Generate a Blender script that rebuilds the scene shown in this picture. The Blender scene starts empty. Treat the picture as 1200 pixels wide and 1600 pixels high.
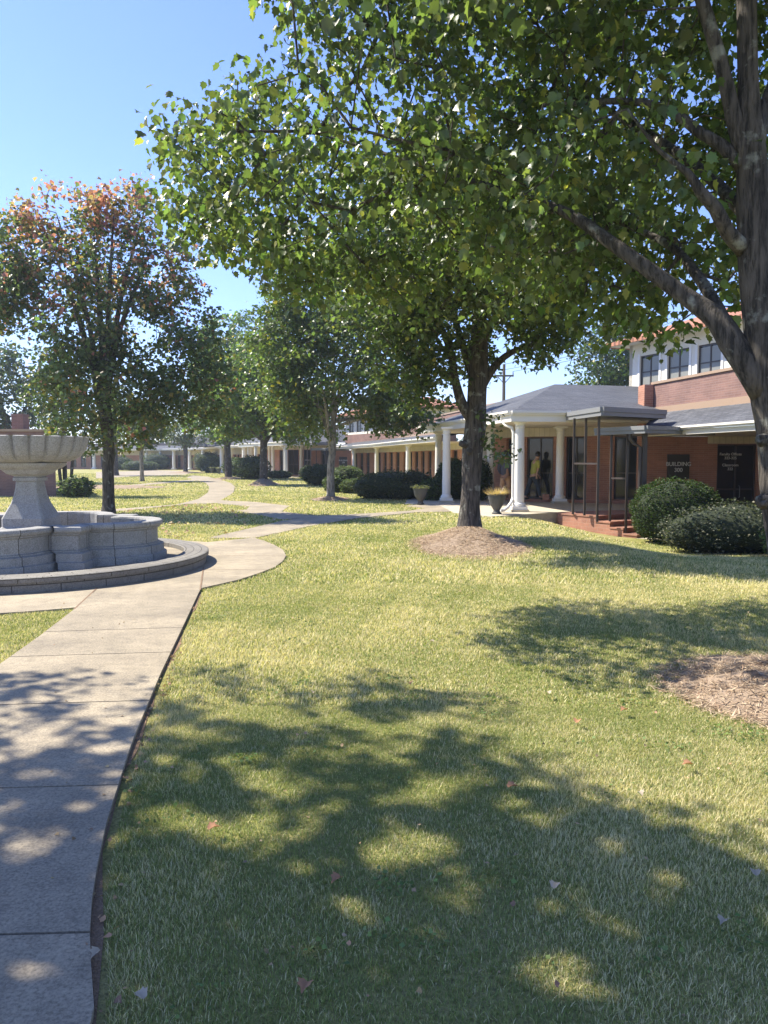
import bpy, bmesh, math, random
import numpy as np
from mathutils import Vector, Matrix
random.seed(7); rng = np.random.default_rng(7)
R = math.radians
S = bpy.context.scene
COL = S.collection

# ------------------------------------------------------------------ camera, sky, sun, exposure
CAMZ = 1.65; PITCH = R(4.0); FPX = 1200.0
cam_d = bpy.data.cameras.new("camera"); cam = bpy.data.objects.new("camera", cam_d); COL.objects.link(cam)
cam.location = (0, 0, CAMZ); cam.rotation_euler = (R(90) - PITCH, 0, 0)
cam_d.sensor_fit = 'VERTICAL'; cam_d.sensor_height = 32.0; cam_d.lens = 24.0
cam_d.clip_start = 0.05; cam_d.clip_end = 3000
S.camera = cam
SUN_AZ = math.atan2(-0.93, 0.36)            # azimuth clockwise from +Y
SUN_EL = R(50)
sdir = Vector((math.sin(SUN_AZ)*math.cos(SUN_EL), math.cos(SUN_AZ)*math.cos(SUN_EL), math.sin(SUN_EL)))
w = bpy.data.worlds.new("World"); S.world = w; w.use_nodes = True
nt = w.node_tree; nt.nodes.clear()
wo = nt.nodes.new('ShaderNodeOutputWorld'); bg = nt.nodes.new('ShaderNodeBackground')
sky = nt.nodes.new('ShaderNodeTexSky'); sky.sky_type = 'NISHITA'; sky.sun_disc = False
sky.sun_elevation = SUN_EL; sky.sun_rotation = SUN_AZ; sky.air_density = 1.0; sky.dust_density = 0.1; sky.ozone_density = 1.2
bg.inputs['Strength'].default_value = 0.122
tint = nt.nodes.new('ShaderNodeMix'); tint.data_type = 'RGBA'; tint.blend_type = 'MULTIPLY'; tint.inputs[0].default_value = 1.0; tint.inputs[7].default_value = (0.66, 0.70, 1.0, 1)
nt.links.new(sky.outputs[0], tint.inputs[6]); nt.links.new(tint.outputs[2], bg.inputs[0]); nt.links.new(bg.outputs[0], wo.inputs[0])
sl = bpy.data.lights.new("sun", 'SUN'); sl.energy = 4.6; sl.angle = R(0.53); sl.color = (1, 0.93, 0.80)
so = bpy.data.objects.new("sun", sl); COL.objects.link(so)
so.rotation_euler = sdir.to_track_quat('Z', 'Y').to_euler(); so.location = (-20, 8, 25)
S.view_settings.view_transform = 'Standard'; S.view_settings.look = 'None'
S.view_settings.exposure = 1.28; S.view_settings.gamma = 1.0
S.render.resolution_x = 768; S.render.resolution_y = 1024

# ------------------------------------------------------------------ picture <-> ground helpers (photo pixels, 1200 x 1600)
def gp(px, py, z=0.0):
    d = Vector(((px-600)/FPX, 1.0, -(py-800)/FPX)); c, s = math.cos(PITCH), math.sin(PITCH)
    wd = Vector((d.x, d.y*c + d.z*s, -d.y*s + d.z*c)); t = (z-CAMZ)/wd.z
    return (wd.x*t, wd.y*t)
def at(px, Y, z=0.0):
    dep = Y*math.cos(PITCH) - (z-CAMZ)*math.sin(PITCH)
    return ((px-600)/FPX*dep, Y)
def zy(py, Y):
    k = (800-py)/FPX; c, s = math.cos(PITCH), math.sin(PITCH)
    return CAMZ + Y*(k*c - s)/(c + k*s)
def proj(P):
    P = np.asarray(P, float); c, s = math.cos(PITCH), math.sin(PITCH)
    dz = P[..., 2]-CAMZ; dep = P[..., 1]*c - dz*s; up = P[..., 1]*s + dz*c
    return 600+FPX*P[..., 0]/dep, 800-FPX*up/dep, dep
def ss(t): t = min(1, max(0, t)); return t*t*(3-2*t)
def hgt(x, y):
    return -0.5*ss((x-3.2)/3.4)*ss((y-10.5)/7.5)*(1-ss((y-30)/5))
def hgt_np(x, y):
    f = lambda t: (lambda u: u*u*(3-2*u))(np.clip(t, 0, 1))
    return -0.5*f((x-3.2)/3.4)*f((y-10.5)/7.5)*(1-f((y-30)/5))

# ------------------------------------------------------------------ materials
def mat(name):
    m = bpy.data.materials.new(name); m.use_nodes = True; n = m.node_tree; n.nodes.clear()
    o = n.nodes.new('ShaderNodeOutputMaterial'); b = n.nodes.new('ShaderNodeBsdfPrincipled')
    n.links.new(b.outputs[0], o.inputs[0]); return m, n, b, o
def N(n, t, **k):
    x = n.nodes.new(t)
    for a, v in k.items():
        if a.startswith('i_'):
            x.inputs[a[2:].replace('_', ' ')].default_value = v
        else: setattr(x, a, v)
    return x
def ramp(n, fac, stops):
    r = n.nodes.new('ShaderNodeValToRGB'); n.links.new(fac, r.inputs[0]); e = r.color_ramp.elements
    while len(e) < len(stops): e.new(0.5)
    for i, (p, c) in enumerate(stops): e[i].position = p; e[i].color = (*c, 1) if len(c) == 3 else c
    return r.outputs[0]
def noise(n, vec, scale, detail=4, rough=0.55):
    x = N(n, 'ShaderNodeTexNoise'); x.inputs['Scale'].default_value = scale; x.inputs['Detail'].default_value = detail
    x.inputs['Roughness'].default_value = rough
    if vec is not None: n.links.new(vec, x.inputs['Vector'])
    return x.outputs['Fac']
def mix(n, fac, a, b, mode='MIX'):
    x = N(n, 'ShaderNodeMix', data_type='RGBA', blend_type=mode)
    for s, v in ((x.inputs[0], fac), (x.inputs[6], a), (x.inputs[7], b)):
        if isinstance(v, (int, float)): s.default_value = v
        elif isinstance(v, tuple): s.default_value = (*v, 1)
        else: n.links.new(v, s)
    return x.outputs[2]
def bump(n, b, h, strength=0.4, dist=0.02, base=None):
    x = N(n, 'ShaderNodeBump'); x.inputs['Strength'].default_value = strength; x.inputs['Distance'].default_value = dist
    n.links.new(h, x.inputs['Height'])
    if base is not None: n.links.new(base, x.inputs['Normal'])
    n.links.new(x.outputs[0], b.inputs['Normal']); return x.outputs[0]
def objco(n): return N(n, 'ShaderNodeTexCoord').outputs['Object']
def geoco(n): return N(n, 'ShaderNodeNewGeometry').outputs['Position']

def simple(name, c1, c2, scale=6, rough=0.6, bs=0.15, bd=0.01, detail=5, metallic=0, fine=90):
    m, n, b, o = mat(name); co = geoco(n)
    f = noise(n, co, scale, detail); f2 = noise(n, co, fine, 3)
    c = mix(n, f, c1, c2); c = mix(n, 0.35, c, ramp(n, f2, [(0.3, tuple(x*0.6 for x in c1)), (0.7, tuple(min(1, x*1.25) for x in c2))]))
    n.links.new(c, b.inputs['Base Color']); b.inputs['Roughness'].default_value = rough; b.inputs['Metallic'].default_value = metallic
    bump(n, b, f2, bs, bd); return m

def m_brick(name, c1, c2, mortar, bw=0.30, bh=0.068):
    m, n, b, o = mat(name); uv = N(n, 'ShaderNodeUVMap').outputs[0]
    t = N(n, 'ShaderNodeTexBrick'); t.offset = 0.5; t.inputs['Scale'].default_value = 1
    t.inputs['Color1'].default_value = (*c1, 1); t.inputs['Color2'].default_value = (*c2, 1); t.inputs['Mortar'].default_value = (*mortar, 1)
    t.inputs['Mortar Size'].default_value = 0.006; t.inputs['Mortar Smooth'].default_value = 0.2
    t.inputs['Brick Width'].default_value = bw; t.inputs['Row Height'].default_value = bh; t.inputs['Bias'].default_value = 0.0
    n.links.new(uv, t.inputs['Vector']); co = geoco(n)
    big = ramp(n, noise(n, co, 1.3, 5), [(0.3, (0.78, 0.78, 0.78)), (0.7, (1.12, 1.1, 1.08))])
    c = mix(n, 1.0, t.outputs['Color'], big, 'MULTIPLY')
    fn = noise(n, co, 60, 4); c = mix(n, 0.3, c, mix(n, 1.0, c, ramp(n, fn, [(0.3, (0.55, 0.5, 0.5)), (0.7, (1.5, 1.4, 1.3))]), 'MULTIPLY'))
    n.links.new(c, b.inputs['Base Color']); b.inputs['Roughness'].default_value = 0.85
    inv = N(n, 'ShaderNodeMath', operation='SUBTRACT'); inv.inputs[0].default_value = 1; n.links.new(t.outputs['Fac'], inv.inputs[1])
    bump(n, b, inv.outputs[0], 0.6, 0.008); return m

def m_shingle(name, c1, c2):
    m, n, b, o = mat(name); uv = N(n, 'ShaderNodeUVMap').outputs[0]
    t = N(n, 'ShaderNodeTexBrick'); t.offset = 0.37; t.inputs['Scale'].default_value = 1
    t.inputs['Color1'].default_value = (*c1, 1); t.inputs['Color2'].default_value = (*c2, 1); t.inputs['Mortar'].default_value = (0.03, 0.03, 0.035, 1)
    t.inputs['Mortar Size'].default_value = 0.012; t.inputs['Brick Width'].default_value = 0.31; t.inputs['Row Height'].default_value = 0.15
    n.links.new(uv, t.inputs['Vector']); co = geoco(n)
    c = mix(n, 1.0, t.outputs['Color'], ramp(n, noise(n, co, 25, 6, 0.7), [(0.3, (0.7, 0.7, 0.7)), (0.7, (1.3, 1.3, 1.3))]), 'MULTIPLY')
    c = mix(n, 1.0, c, ramp(n, noise(n, co, 0.8, 5), [(0.3, (0.8, 0.8, 0.8)), (0.7, (1.2, 1.2, 1.2))]), 'MULTIPLY')
    n.links.new(c, b.inputs['Base Color']); b.inputs['Roughness'].default_value = 0.8
    inv = N(n, 'ShaderNodeMath', operation='SUBTRACT'); inv.inputs[0].default_value = 1; n.links.new(t.outputs['Fac'], inv.inputs[1])
    bump(n, b, inv.outputs[0], 0.7, 0.012); return m

def m_tile(name):
    m, n, b, o = mat(name); uv = N(n, 'ShaderNodeUVMap').outputs[0]
    wv = N(n, 'ShaderNodeTexWave', wave_type='BANDS', bands_direction='X', wave_profile='SIN'); wv.inputs['Scale'].default_value = 1.05
    wv.inputs['Distortion'].default_value = 0.0; n.links.new(uv, wv.inputs['Vector']); co = geoco(n)
    c = mix(n, noise(n, co, 5, 5), (0.42, 0.185, 0.105), (0.31, 0.135, 0.08))
    n.links.new(c, b.inputs['Base Color']); b.inputs['Roughness'].default_value = 0.7
    bump(n, b, wv.outputs['Fac'], 0.9, 0.06); return m

def m_siding(name):
    m, n, b, o = mat(name); uv = N(n, 'ShaderNodeUVMap').outputs[0]
    wv = N(n, 'ShaderNodeTexWave', wave_type='BANDS', bands_direction='X', wave_profile='SAW'); wv.inputs['Scale'].default_value = 1.6
    n.links.new(uv, wv.inputs['Vector'])
    g = ramp(n, wv.outputs['Fac'], [(0.0, (0.0,)*3), (0.10, (1,)*3), (1.0, (1,)*3)])
    c = mix(n, g, (0.30, 0.25, 0.17), (0.60, 0.53, 0.40))
    c = mix(n, 1.0, c, ramp(n, noise(n, geoco(n), 3, 5), [(0.3, (0.85,)*3), (0.7, (1.08,)*3)]), 'MULTIPLY')
    n.links.new(c, b.inputs['Base Color']); b.inputs['Roughness'].default_value = 0.55; bump(n, b, g, 0.5, 0.01); return m

def m_paint(name, c, dirt=(0.45, 0.43, 0.38), rough=0.45, amount=0.5):
    m, n, b, o = mat(name); co = geoco(n)
    mp = N(n, 'ShaderNodeMapping'); mp.inputs['Scale'].default_value = (5, 5, 0.8); n.links.new(co, mp.inputs['Vector'])
    f = noise(n, mp.outputs[0], 1.6, 7, 0.65)
    cc = ramp(n, f, [(0.35, c), (0.62, c), (0.8, tuple(a*(1-amount)+d*amount for a, d in zip(c, dirt)))])
    n.links.new(cc, b.inputs['Base Color']); b.inputs['Roughness'].default_value = rough
    bump(n, b, noise(n, co, 40, 3), 0.08, 0.005); return m

def m_concrete(name, c1, c2, stain, scale=1.0, joints=None, slabs=False):
    m, n, b, o = mat(name); co = geoco(n)
    f = noise(n, co, 1.1*scale, 8, 0.65); f2 = noise(n, co, 9*scale, 6, 0.7); f3 = noise(n, co, 75, 5, 0.8)
    c = mix(n, ramp(n, f, [(0.35, (0, 0, 0)), (0.65, (1, 1, 1))]), c1, c2)
    c = mix(n, ramp(n, f2, [(0.5, (0, 0, 0)), (0.75, (0.65,)*3)]), c, stain)
    c = mix(n, 1.0, c, ramp(n, f3, [(0.3, (0.42,)*3), (0.5, (1,)*3), (0.7, (1.5,)*3)]), 'MULTIPLY')
    gi = N(n, 'ShaderNodeNewGeometry').outputs['Random Per Island']
    if slabs: c = mix(n, 1.0, c, ramp(n, gi, [(0.0, (0.80,)*3), (1.0, (1.12, 1.1, 1.06))]), 'MULTIPLY')
    if joints:
        uv = N(n, 'ShaderNodeUVMap').outputs[0]; t = N(n, 'ShaderNodeTexBrick'); t.offset = 0.5
        t.inputs['Scale'].default_value = 1; t.inputs['Brick Width'].default_value = joints[0]; t.inputs['Row Height'].default_value = joints[1]
        t.inputs['Mortar Size'].default_value = 0.006; t.inputs['Mortar Smooth'].default_value = 0.0
        t.inputs['Color1'].default_value = (1, 1, 1, 1); t.inputs['Color2'].default_value = (0.82, 0.82, 0.84, 1); t.inputs['Mortar'].default_value = (0.25, 0.24, 0.22, 1)
        n.links.new(uv, t.inputs['Vector']); c = mix(n, 1.0, c, t.outputs['Color'], 'MULTIPLY')
    n.links.new(c, b.inputs['Base Color']); b.inputs['Roughness'].default_value = 0.85
    x = bump(n, b, f3, 0.35, 0.004); bump(n, b, f2, 0.2, 0.01, x); return m

def m_ground():
    m, n, b, o = mat("lawn"); co = geoco(n)
    f = noise(n, co, 0.55, 7, 0.62); g = noise(n, co, 7, 6, 0.7); h = noise(n, co, 45, 4, 0.75)
    c = mix(n, ramp(n, f, [(0.36, (0, 0, 0)), (0.66, (1, 1, 1))]), (0.20, 0.225, 0.055), (0.46, 0.40, 0.20))
    c = mix(n, ramp(n, g, [(0.4, (0, 0, 0)), (0.7, (0.8,)*3)]), c, (0.42, 0.37, 0.15))
    c = mix(n, 1.0, c, ramp(n, h, [(0.25, (0.35,)*3), (0.5, (0.95,)*3), (0.8, (1.6, 1.55, 1.4))]), 'MULTIPLY')
    n.links.new(c, b.inputs['Base Color']); b.inputs['Roughness'].default_value = 0.95
    b.inputs['Specular IOR Level'].default_value = 0.1
    bump(n, b, h, 1.0, 0.03); return m

def m_leaf(name, rough=0.40, trans=0.5, spec=0.7):
    m, n, b, o = mat(name); at_ = N(n, 'ShaderNodeAttribute'); at_.attribute_name = 'col'
    n.links.new(at_.outputs['Color'], b.inputs['Base Color']); b.inputs['Roughness'].default_value = rough
    b.inputs['Specular IOR Level'].default_value = spec
    tr = N(n, 'ShaderNodeBsdfTranslucent'); ms = N(n, 'ShaderNodeMixShader'); ms.inputs[0].default_value = trans
    tc = mix(n, 1.0, at_.outputs['Color'], (1.35, 1.45, 0.72), 'MULTIPLY')
    n.links.new(tc, tr.inputs[0]); n.links.new(b.outputs[0], ms.inputs[1]); n.links.new(tr.outputs[0], ms.inputs[2]); n.links.new(ms.outputs[0], o.inputs[0])
    return m

def m_bark(name, c1, c2, lichen=(0.33, 0.34, 0.29), sc=1.0):
    m, n, b, o = mat(name); co = geoco(n)
    mp = N(n, 'ShaderNodeMapping'); mp.inputs['Scale'].default_value = (1, 1, 0.22); n.links.new(co, mp.inputs['Vector'])
    ds = noise(n, mp.outputs[0], 22*sc, 6, 0.7)
    mp2 = N(n, 'ShaderNodeMapping'); mp2.inputs['Scale'].default_value = (1, 1, 0.13); n.links.new(co, mp2.inputs['Vector'])
    cr = ramp(n, noise(n, mp2.outputs[0], 26*sc, 9, 0.7), [(0.38, (0.22,)*3), (0.50, (0.9,)*3), (0.62, (1.15,)*3)])
    c = mix(n, ds, c1, c2); c = mix(n, 1.0, c, cr, 'MULTIPLY')
    c = mix(n, ramp(n, noise(n, co, 5.5*sc, 6, 0.6), [(0.57, (0,)*3), (0.66, (0.7,)*3)]), c, lichen)
    n.links.new(c, b.inputs['Base Color']); b.inputs['Roughness'].default_value = 0.9
    x = bump(n, b, cr, 0.9, 0.02); bump(n, b, ds, 0.6, 0.012, x); return m

def m_glass(name):
    m, n, b, o = mat(name); co = geoco(n)
    c = mix(n, noise(n, co, 1.2, 4), (0.012, 0.014, 0.016), (0.035, 0.035, 0.035)); n.links.new(c, b.inputs['Base Color'])
    b.inputs['Roughness'].default_value = 0.06; b.inputs['Specular IOR Level'].default_value = 0.5
    bump(n, b, noise(n, co, 1.5, 2), 0.03, 0.02); return m

M = {}
M['lawn'] = m_ground()
M['concrete'] = m_concrete("concrete", (0.38, 0.32, 0.225), (0.23, 0.195, 0.14), (0.15, 0.125, 0.09), slabs=True)
M['slab'] = m_concrete("pale_concrete", (0.50, 0.44, 0.33), (0.43, 0.38, 0.29), (0.30, 0.26, 0.20))
M['granite'] = m_concrete("granite", (0.38, 0.37, 0.345), (0.30, 0.295, 0.28), (0.19, 0.185, 0.17))
M['granite_b'] = m_concrete("granite_blocks", (0.36, 0.35, 0.325), (0.29, 0.285, 0.265), (0.17, 0.165, 0.15), joints=(0.62, 5.0))
M['curb'] = m_concrete("curb_stone", (0.25, 0.235, 0.20), (0.19, 0.175, 0.15), (0.11, 0.10, 0.085), joints=(0.55, 0.118))
M['brick'] = m_brick("red_brick", (0.44, 0.21, 0.135), (0.36, 0.165, 0.105), (0.44, 0.30, 0.23))
M['brick_dark'] = m_brick("brown_brick", (0.24, 0.14, 0.115), (0.19, 0.11, 0.095), (0.26, 0.19, 0.17))
M['brick_step'] = m_brick("step_brick", (0.42, 0.205, 0.14), (0.35, 0.17, 0.115), (0.42, 0.26, 0.19), 0.2, 0.1)
M['shingle'] = m_shingle("grey_shingle", (0.095, 0.10, 0.11), (0.055, 0.06, 0.068))
M['tile'] = m_tile("orange_tile")
M['siding'] = m_siding("cream_siding")
M['white'] = m_paint("white_paint", (0.74, 0.72, 0.67))
M['soffit'] = m_paint("soffit_paint", (0.66, 0.60, 0.48))
M['stucco'] = m_paint("cream_stucco", (0.74, 0.70, 0.60), rough=0.85)
M['tan'] = m_paint("tan_metal", (0.34, 0.24, 0.165), (0.2, 0.15, 0.1))
M['bronze'] = m_paint("bronze_metal", (0.055, 0.042, 0.036), (0.12, 0.1, 0.09), 0.4)
M['grey'] = m_paint("grey_metal", (0.20, 0.205, 0.21), (0.1, 0.1, 0.1), 0.45)
M['glass'] = m_glass("dark_glass")
M['blind'] = simple("window_blind", (0.30, 0.30, 0.26), (0.20, 0.20, 0.18), 2, 0.3)
M['bark'] = m_bark("bark", (0.052, 0.044, 0.037), (0.14, 0.12, 0.10))
M['bark_pale'] = m_bark("pale_bark", (0.24, 0.215, 0.18), (0.42, 0.385, 0.33), (0.42, 0.41, 0.36))
M['straw'] = simple("pine_straw", (0.22, 0.155, 0.105), (0.40, 0.30, 0.21), 9, 0.95, 0.9, 0.03, fine=60)
M['dirt'] = simple("soil", (0.17, 0.11, 0.065), (0.30, 0.20, 0.125), 12, 0.95, 0.9, 0.02)
M['leaf'] = m_leaf("foliage"); M['shrub'] = m_leaf("shrub_foliage", 0.6, 0.3, 0.3); M['blade'] = m_leaf("grass_blades", 0.6, 0.3, 0.25)
M['needle'] = m_leaf("straw_strands", 0.8, 0.1, 0.2)
M['gap_shade'] = simple("shrub_gap_shade", (0.012, 0.02, 0.008), (0.03, 0.04, 0.015), 12, 0.95)  # near-black inner body: shade in the gaps between leaves put into its colour
M['urn'] = simple("dark_resin", (0.045, 0.045, 0.045), (0.09, 0.09, 0.085), 8, 0.6, 0.3)
M['wood'] = simple("pole_wood", (0.11, 0.085, 0.06), (0.18, 0.14, 0.10), 5, 0.9)
M['wire'] = simple("black_cable", (0.02, 0.02, 0.02), (0.04, 0.04, 0.04), 5, 0.6)
M['sign'] = simple("sign_panel", (0.022, 0.016, 0.014), (0.035, 0.026, 0.022), 3, 0.4, 0.05)
M['letter'] = simple("letter_paint", (0.62, 0.60, 0.56), (0.7, 0.68, 0.64), 5, 0.5, 0.02)
M['skin'] = simple("skin", (0.24, 0.12, 0.07), (0.30, 0.16, 0.10), 10, 0.5, 0.05)
M['skin_pale'] = simple("pale_skin", (0.50, 0.30, 0.20), (0.55, 0.33, 0.23), 10, 0.5, 0.05)
M['hair'] = simple("dark_hair", (0.012, 0.01, 0.008), (0.03, 0.022, 0.016), 30, 0.6)
M['shirt_grey'] = simple("charcoal_cloth", (0.055, 0.055, 0.075), (0.08, 0.08, 0.10), 12, 0.85)
M['khaki'] = simple("tan_cloth", (0.42, 0.23, 0.11), (0.50, 0.29, 0.15), 10, 0.85)
M['lime'] = simple("yellow_green_cloth", (0.36, 0.36, 0.06), (0.44, 0.42, 0.09), 10, 0.85)
M['navy'] = simple("dark_blue_cloth", (0.02, 0.03, 0.045), (0.05, 0.065, 0.08), 14, 0.85)
M['shoe'] = simple("shoe_leather", (0.03, 0.025, 0.02), (0.06, 0.05, 0.04), 8, 0.5)
M['water'] = simple("shallow_water", (0.03, 0.035, 0.03), (0.06, 0.06, 0.05), 2, 0.08, 0.05, 0.004)

# ------------------------------------------------------------------ object helpers
def tag(o, label=None, cat=None, group=None, kind=None):
    if label: o['label'] = label
    if cat: o['category'] = cat
    if group: o['group'] = group
    if kind: o['kind'] = kind
    return o
def empty(name, loc=(0, 0, 0), rz=0):
    o = bpy.data.objects.new(name, None); COL.objects.link(o); o.location = loc; o.rotation_euler.z = rz
    o.empty_display_size = 0.3; return o
def link(name, me, parent=None):
    o = bpy.data.objects.new(name, me); COL.objects.link(o)
    if parent is not None:
        o.parent = parent
        o.matrix_parent_inverse = Matrix.Translation(-Vector(parent.location))
        if parent.rotation_euler.z: o.matrix_parent_inverse = parent.matrix_basis.inverted()
        if parent.parent is not None: o.matrix_parent_inverse = Matrix.Identity(4)
    return o
class MB:
    """mesh builder in world coordinates; T maps (x, y) of the near building to its place"""
    def __init__(s, T=None): s.v = []; s.f = []; s.uv = []; s.T = T; s.sm = []; s.mi = []; s.m = 0
    def P(s, p):
        if s.T: x, y = s.T(p[0], p[1]); return (x, y, p[2])
        return tuple(p)
    def face(s, pts, uv=None, smooth=False, raw=False):
        i = len(s.v); pts = [tuple(p) if raw else s.P(p) for p in pts]; s.v += pts; s.f.append(tuple(range(i, i+len(pts))))
        if uv is None:
            a = [Vector(p) for p in pts]; n = Vector((0, 0, 0))
            for k in range(len(a)): n += (a[k]-a[0]).cross(a[(k+1) % len(a)]-a[0])
            if n.length < 1e-12: n = Vector((0, 0, 1))
            n.normalize()
            if abs(n.z) > 0.97: uv = [(p.x, p.y) for p in a]
            else:
                t = Vector((0, 0, 1)).cross(n).normalized(); b = n.cross(t); uv = [(p.dot(t), p.dot(b)) for p in a]
        s.uv += uv; s.sm.append(smooth); s.mi.append(s.m)
    def prism(s, poly, z0, z1):
        """poly ccw list of (x, y); z may be numbers or per-vertex lists"""
        n = len(poly); a = z0 if isinstance(z0, (list, tuple)) else [z0]*n; b = z1 if isinstance(z1, (list, tuple)) else [z1]*n
        ar = sum(poly[i][0]*poly[(i+1) % n][1]-poly[(i+1) % n][0]*poly[i][1] for i in range(n))
        if ar < 0: poly = poly[::-1]; a = a[::-1]; b = b[::-1]
        s.face([(p[0], p[1], b[i]) for i, p in enumerate(poly)]); s.face([(p[0], p[1], a[i]) for i, p in enumerate(poly)][::-1])
        for i in range(n):
            j = (i+1) % n; p, q = poly[i], poly[j]
            s.face([(p[0], p[1], a[i]), (q[0], q[1], a[j]), (q[0], q[1], b[j]), (p[0], p[1], b[i])])
    def box(s, x0, y0, z0, x1, y1, z1): s.prism([(x0, y0), (x1, y0), (x1, y1), (x0, y1)], z0, z1)
    def wallseg(s, p, q, z0, z1, t0, t1):
        """slab along p->q between offsets t0..t1 to the left of p->q"""
        d = Vector((q[0]-p[0], q[1]-p[1])).normalized(); nrm = Vector((-d.y, d.x))
        A = Vector(p); B = Vector(q)
        s.prism([tuple(A+nrm*t0), tuple(B+nrm*t0), tuple(B+nrm*t1), tuple(A+nrm*t1)], z0, z1)
    def tube(s, pts, rad, seg=8, cap=True, jitter=0.0, seed=0):
        pts = [Vector(s.P(p)) for p in pts]; rs = rad if isinstance(rad, (list, tuple)) else [rad]*len(pts)
        rings = []; up = None; L = 0
        for i, p in enumerate(pts):
            d = (pts[min(i+1, len(pts)-1)]-pts[max(i-1, 0)])
            if d.length < 1e-9: d = Vector((0, 0, 1))
            d.normalize()
            if up is None: up = Vector((1, 0, 0)) if abs(d.x) < 0.8 else Vector((0, 1, 0))
            x = (up-d*up.dot(d)).normalized(); y = d.cross(x); up = x
            if i: L += (p-pts[i-1]).length
            ring = []
            for k in range(seg):
                a = 2*math.pi*k/seg; r = rs[i]
                if jitter: r *= 1+jitter*(math.sin(3*a+L*2.1+seed)+0.6*math.sin(5*a-L*3.7+seed*2)+0.5*math.sin(2*a+L*5.3))
                ring.append((p+(x*math.cos(a)+y*math.sin(a))*r, L))
            rings.append(ring)
        for i in range(len(rings)-1):
            for k in range(seg):
                j = (k+1) % seg; r = rs[i]
                q = [rings[i][k], rings[i][j], rings[i+1][j], rings[i+1][k]]
                u0, u1 = 2*math.pi*r*k/seg, 2*math.pi*r*(k+1)/seg
                s.face([a[0] for a in q], [(u0, q[0][1]), (u1, q[1][1]), (u1, q[2][1]), (u0, q[3][1])], True, raw=True)
        if cap:
            s.face([a[0] for a in rings[0]][::-1], raw=True); s.face([a[0] for a in rings[-1]], raw=True)
    def lathe(s, c, prof, seg=24, mod=None, smooth=True):
        """prof list (r, z)"""
        cx, cy = c; rings = []; L = 0
        for i, (r, z) in enumerate(prof):
            if i: L += math.hypot(r-prof[i-1][0], z-prof[i-1][1])
            rings.append([((cx+(r*(mod(2*math.pi*k/seg, i) if mod else 1))*math.cos(2*math.pi*k/seg),
                            cy+(r*(mod(2*math.pi*k/seg, i) if mod else 1))*math.sin(2*math.pi*k/seg), z), L, r) for k in range(seg+1)])
        for i in range(len(rings)-1):
            for k in range(seg):
                a, b_, c_, d = rings[i][k], rings[i][k+1], rings[i+1][k+1], rings[i+1][k]; rr = max(prof[i][0], prof[i+1][0])
                u0, u1 = rr*2*math.pi*k/seg, rr*2*math.pi*(k+1)/seg
                s.face([a[0], b_[0], c_[0], d[0]], [(u0, a[1]), (u1, a[1]), (u1, d[1]), (u0, d[1])], smooth)
    def sweep(s, outline, prof, c=(0, 0)):
        """outline(off) -> list of xy, prof list of (off, z)"""
        rings = [outline(o) for o, z in prof]; n = len(rings[0]); u = [0]
        for k in range(n): a, b_ = rings[0][k], rings[0][(k+1) % n]; u.append(u[-1]+math.hypot(a[0]-b_[0], a[1]-b_[1]))
        L = 0
        for i in range(len(prof)-1):
            dL = math.hypot(prof[i+1][0]-prof[i][0], prof[i+1][1]-prof[i][1])
            for k in range(n):
                j = (k+1) % n; f = lambda ii, kk: (c[0]+rings[ii][kk][0], c[1]+rings[ii][kk][1], prof[ii][1])
                s.face([f(i, k), f(i, j), f(i+1, j), f(i+1, k)], [(u[k], L), (u[k+1], L), (u[k+1], L+dL), (u[k], L+dL)])
            L += dL
    def build(s, name, m, parent=None, weld=False):
        me = bpy.data.meshes.new(name); me.from_pydata([tuple(p) for p in s.v], [], s.f)
        ms = m if isinstance(m, list) else [m]
        for x in ms: me.materials.append(x)
        ul = me.uv_layers.new(name='UVMap'); ul.data.foreach_set('uv', np.array(s.uv, dtype=np.float32).ravel())
        me.polygons.foreach_set('use_smooth', np.array(s.sm, dtype=bool)); me.polygons.foreach_set('material_index', np.array(s.mi, dtype=np.int32))
        if weld:
            bm = bmesh.new(); bm.from_mesh(me); bmesh.ops.remove_doubles(bm, verts=bm.verts, dist=1e-5); bm.to_mesh(me); bm.free()
        me.update(); return link(name, me, parent)

def np_mesh(name, V, F, m, parent=None, col=None, smooth=False):
    """V (n,3), F (m,3) or (m,4) array"""
    me = bpy.data.meshes.new(name); k = F.shape[1]
    me.vertices.add(len(V)); me.vertices.foreach_set('co', V.astype(np.float32).ravel())
    me.loops.add(F.size); me.loops.foreach_set('vertex_index', F.astype(np.int32).ravel())
    me.polygons.add(len(F)); me.polygons.foreach_set('loop_start', np.arange(0, F.size, k, dtype=np.int32))
    me.polygons.foreach_set('loop_total', np.full(len(F), k, dtype=np.int32)) if bpy.app.version < (4, 0, 0) else None
    me.update(calc_edges=True)
    for x in (m if isinstance(m, list) else [m]): me.materials.append(x)
    if col is not None:
        a = me.color_attributes.new('col', 'FLOAT_COLOR', 'POINT'); c = np.ones((len(V), 4), dtype=np.float32); c[:, :3] = col
        a.data.foreach_set('color', c.ravel())
    if smooth: me.polygons.foreach_set('use_smooth', np.ones(len(F), dtype=bool))
    return link(name, me, parent)

def inpoly(x, y, poly):
    r = np.zeros(x.shape, bool); n = len(poly); j = n-1
    for i in range(n):
        xi, yi = poly[i]; xj, yj = poly[j]
        c = ((yi > y) != (yj > y)) & (x < (xj-xi)*(y-yi)/((yj-yi) if yj != yi else 1e-9)+xi)
        r ^= c; j = i
    return r

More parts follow.
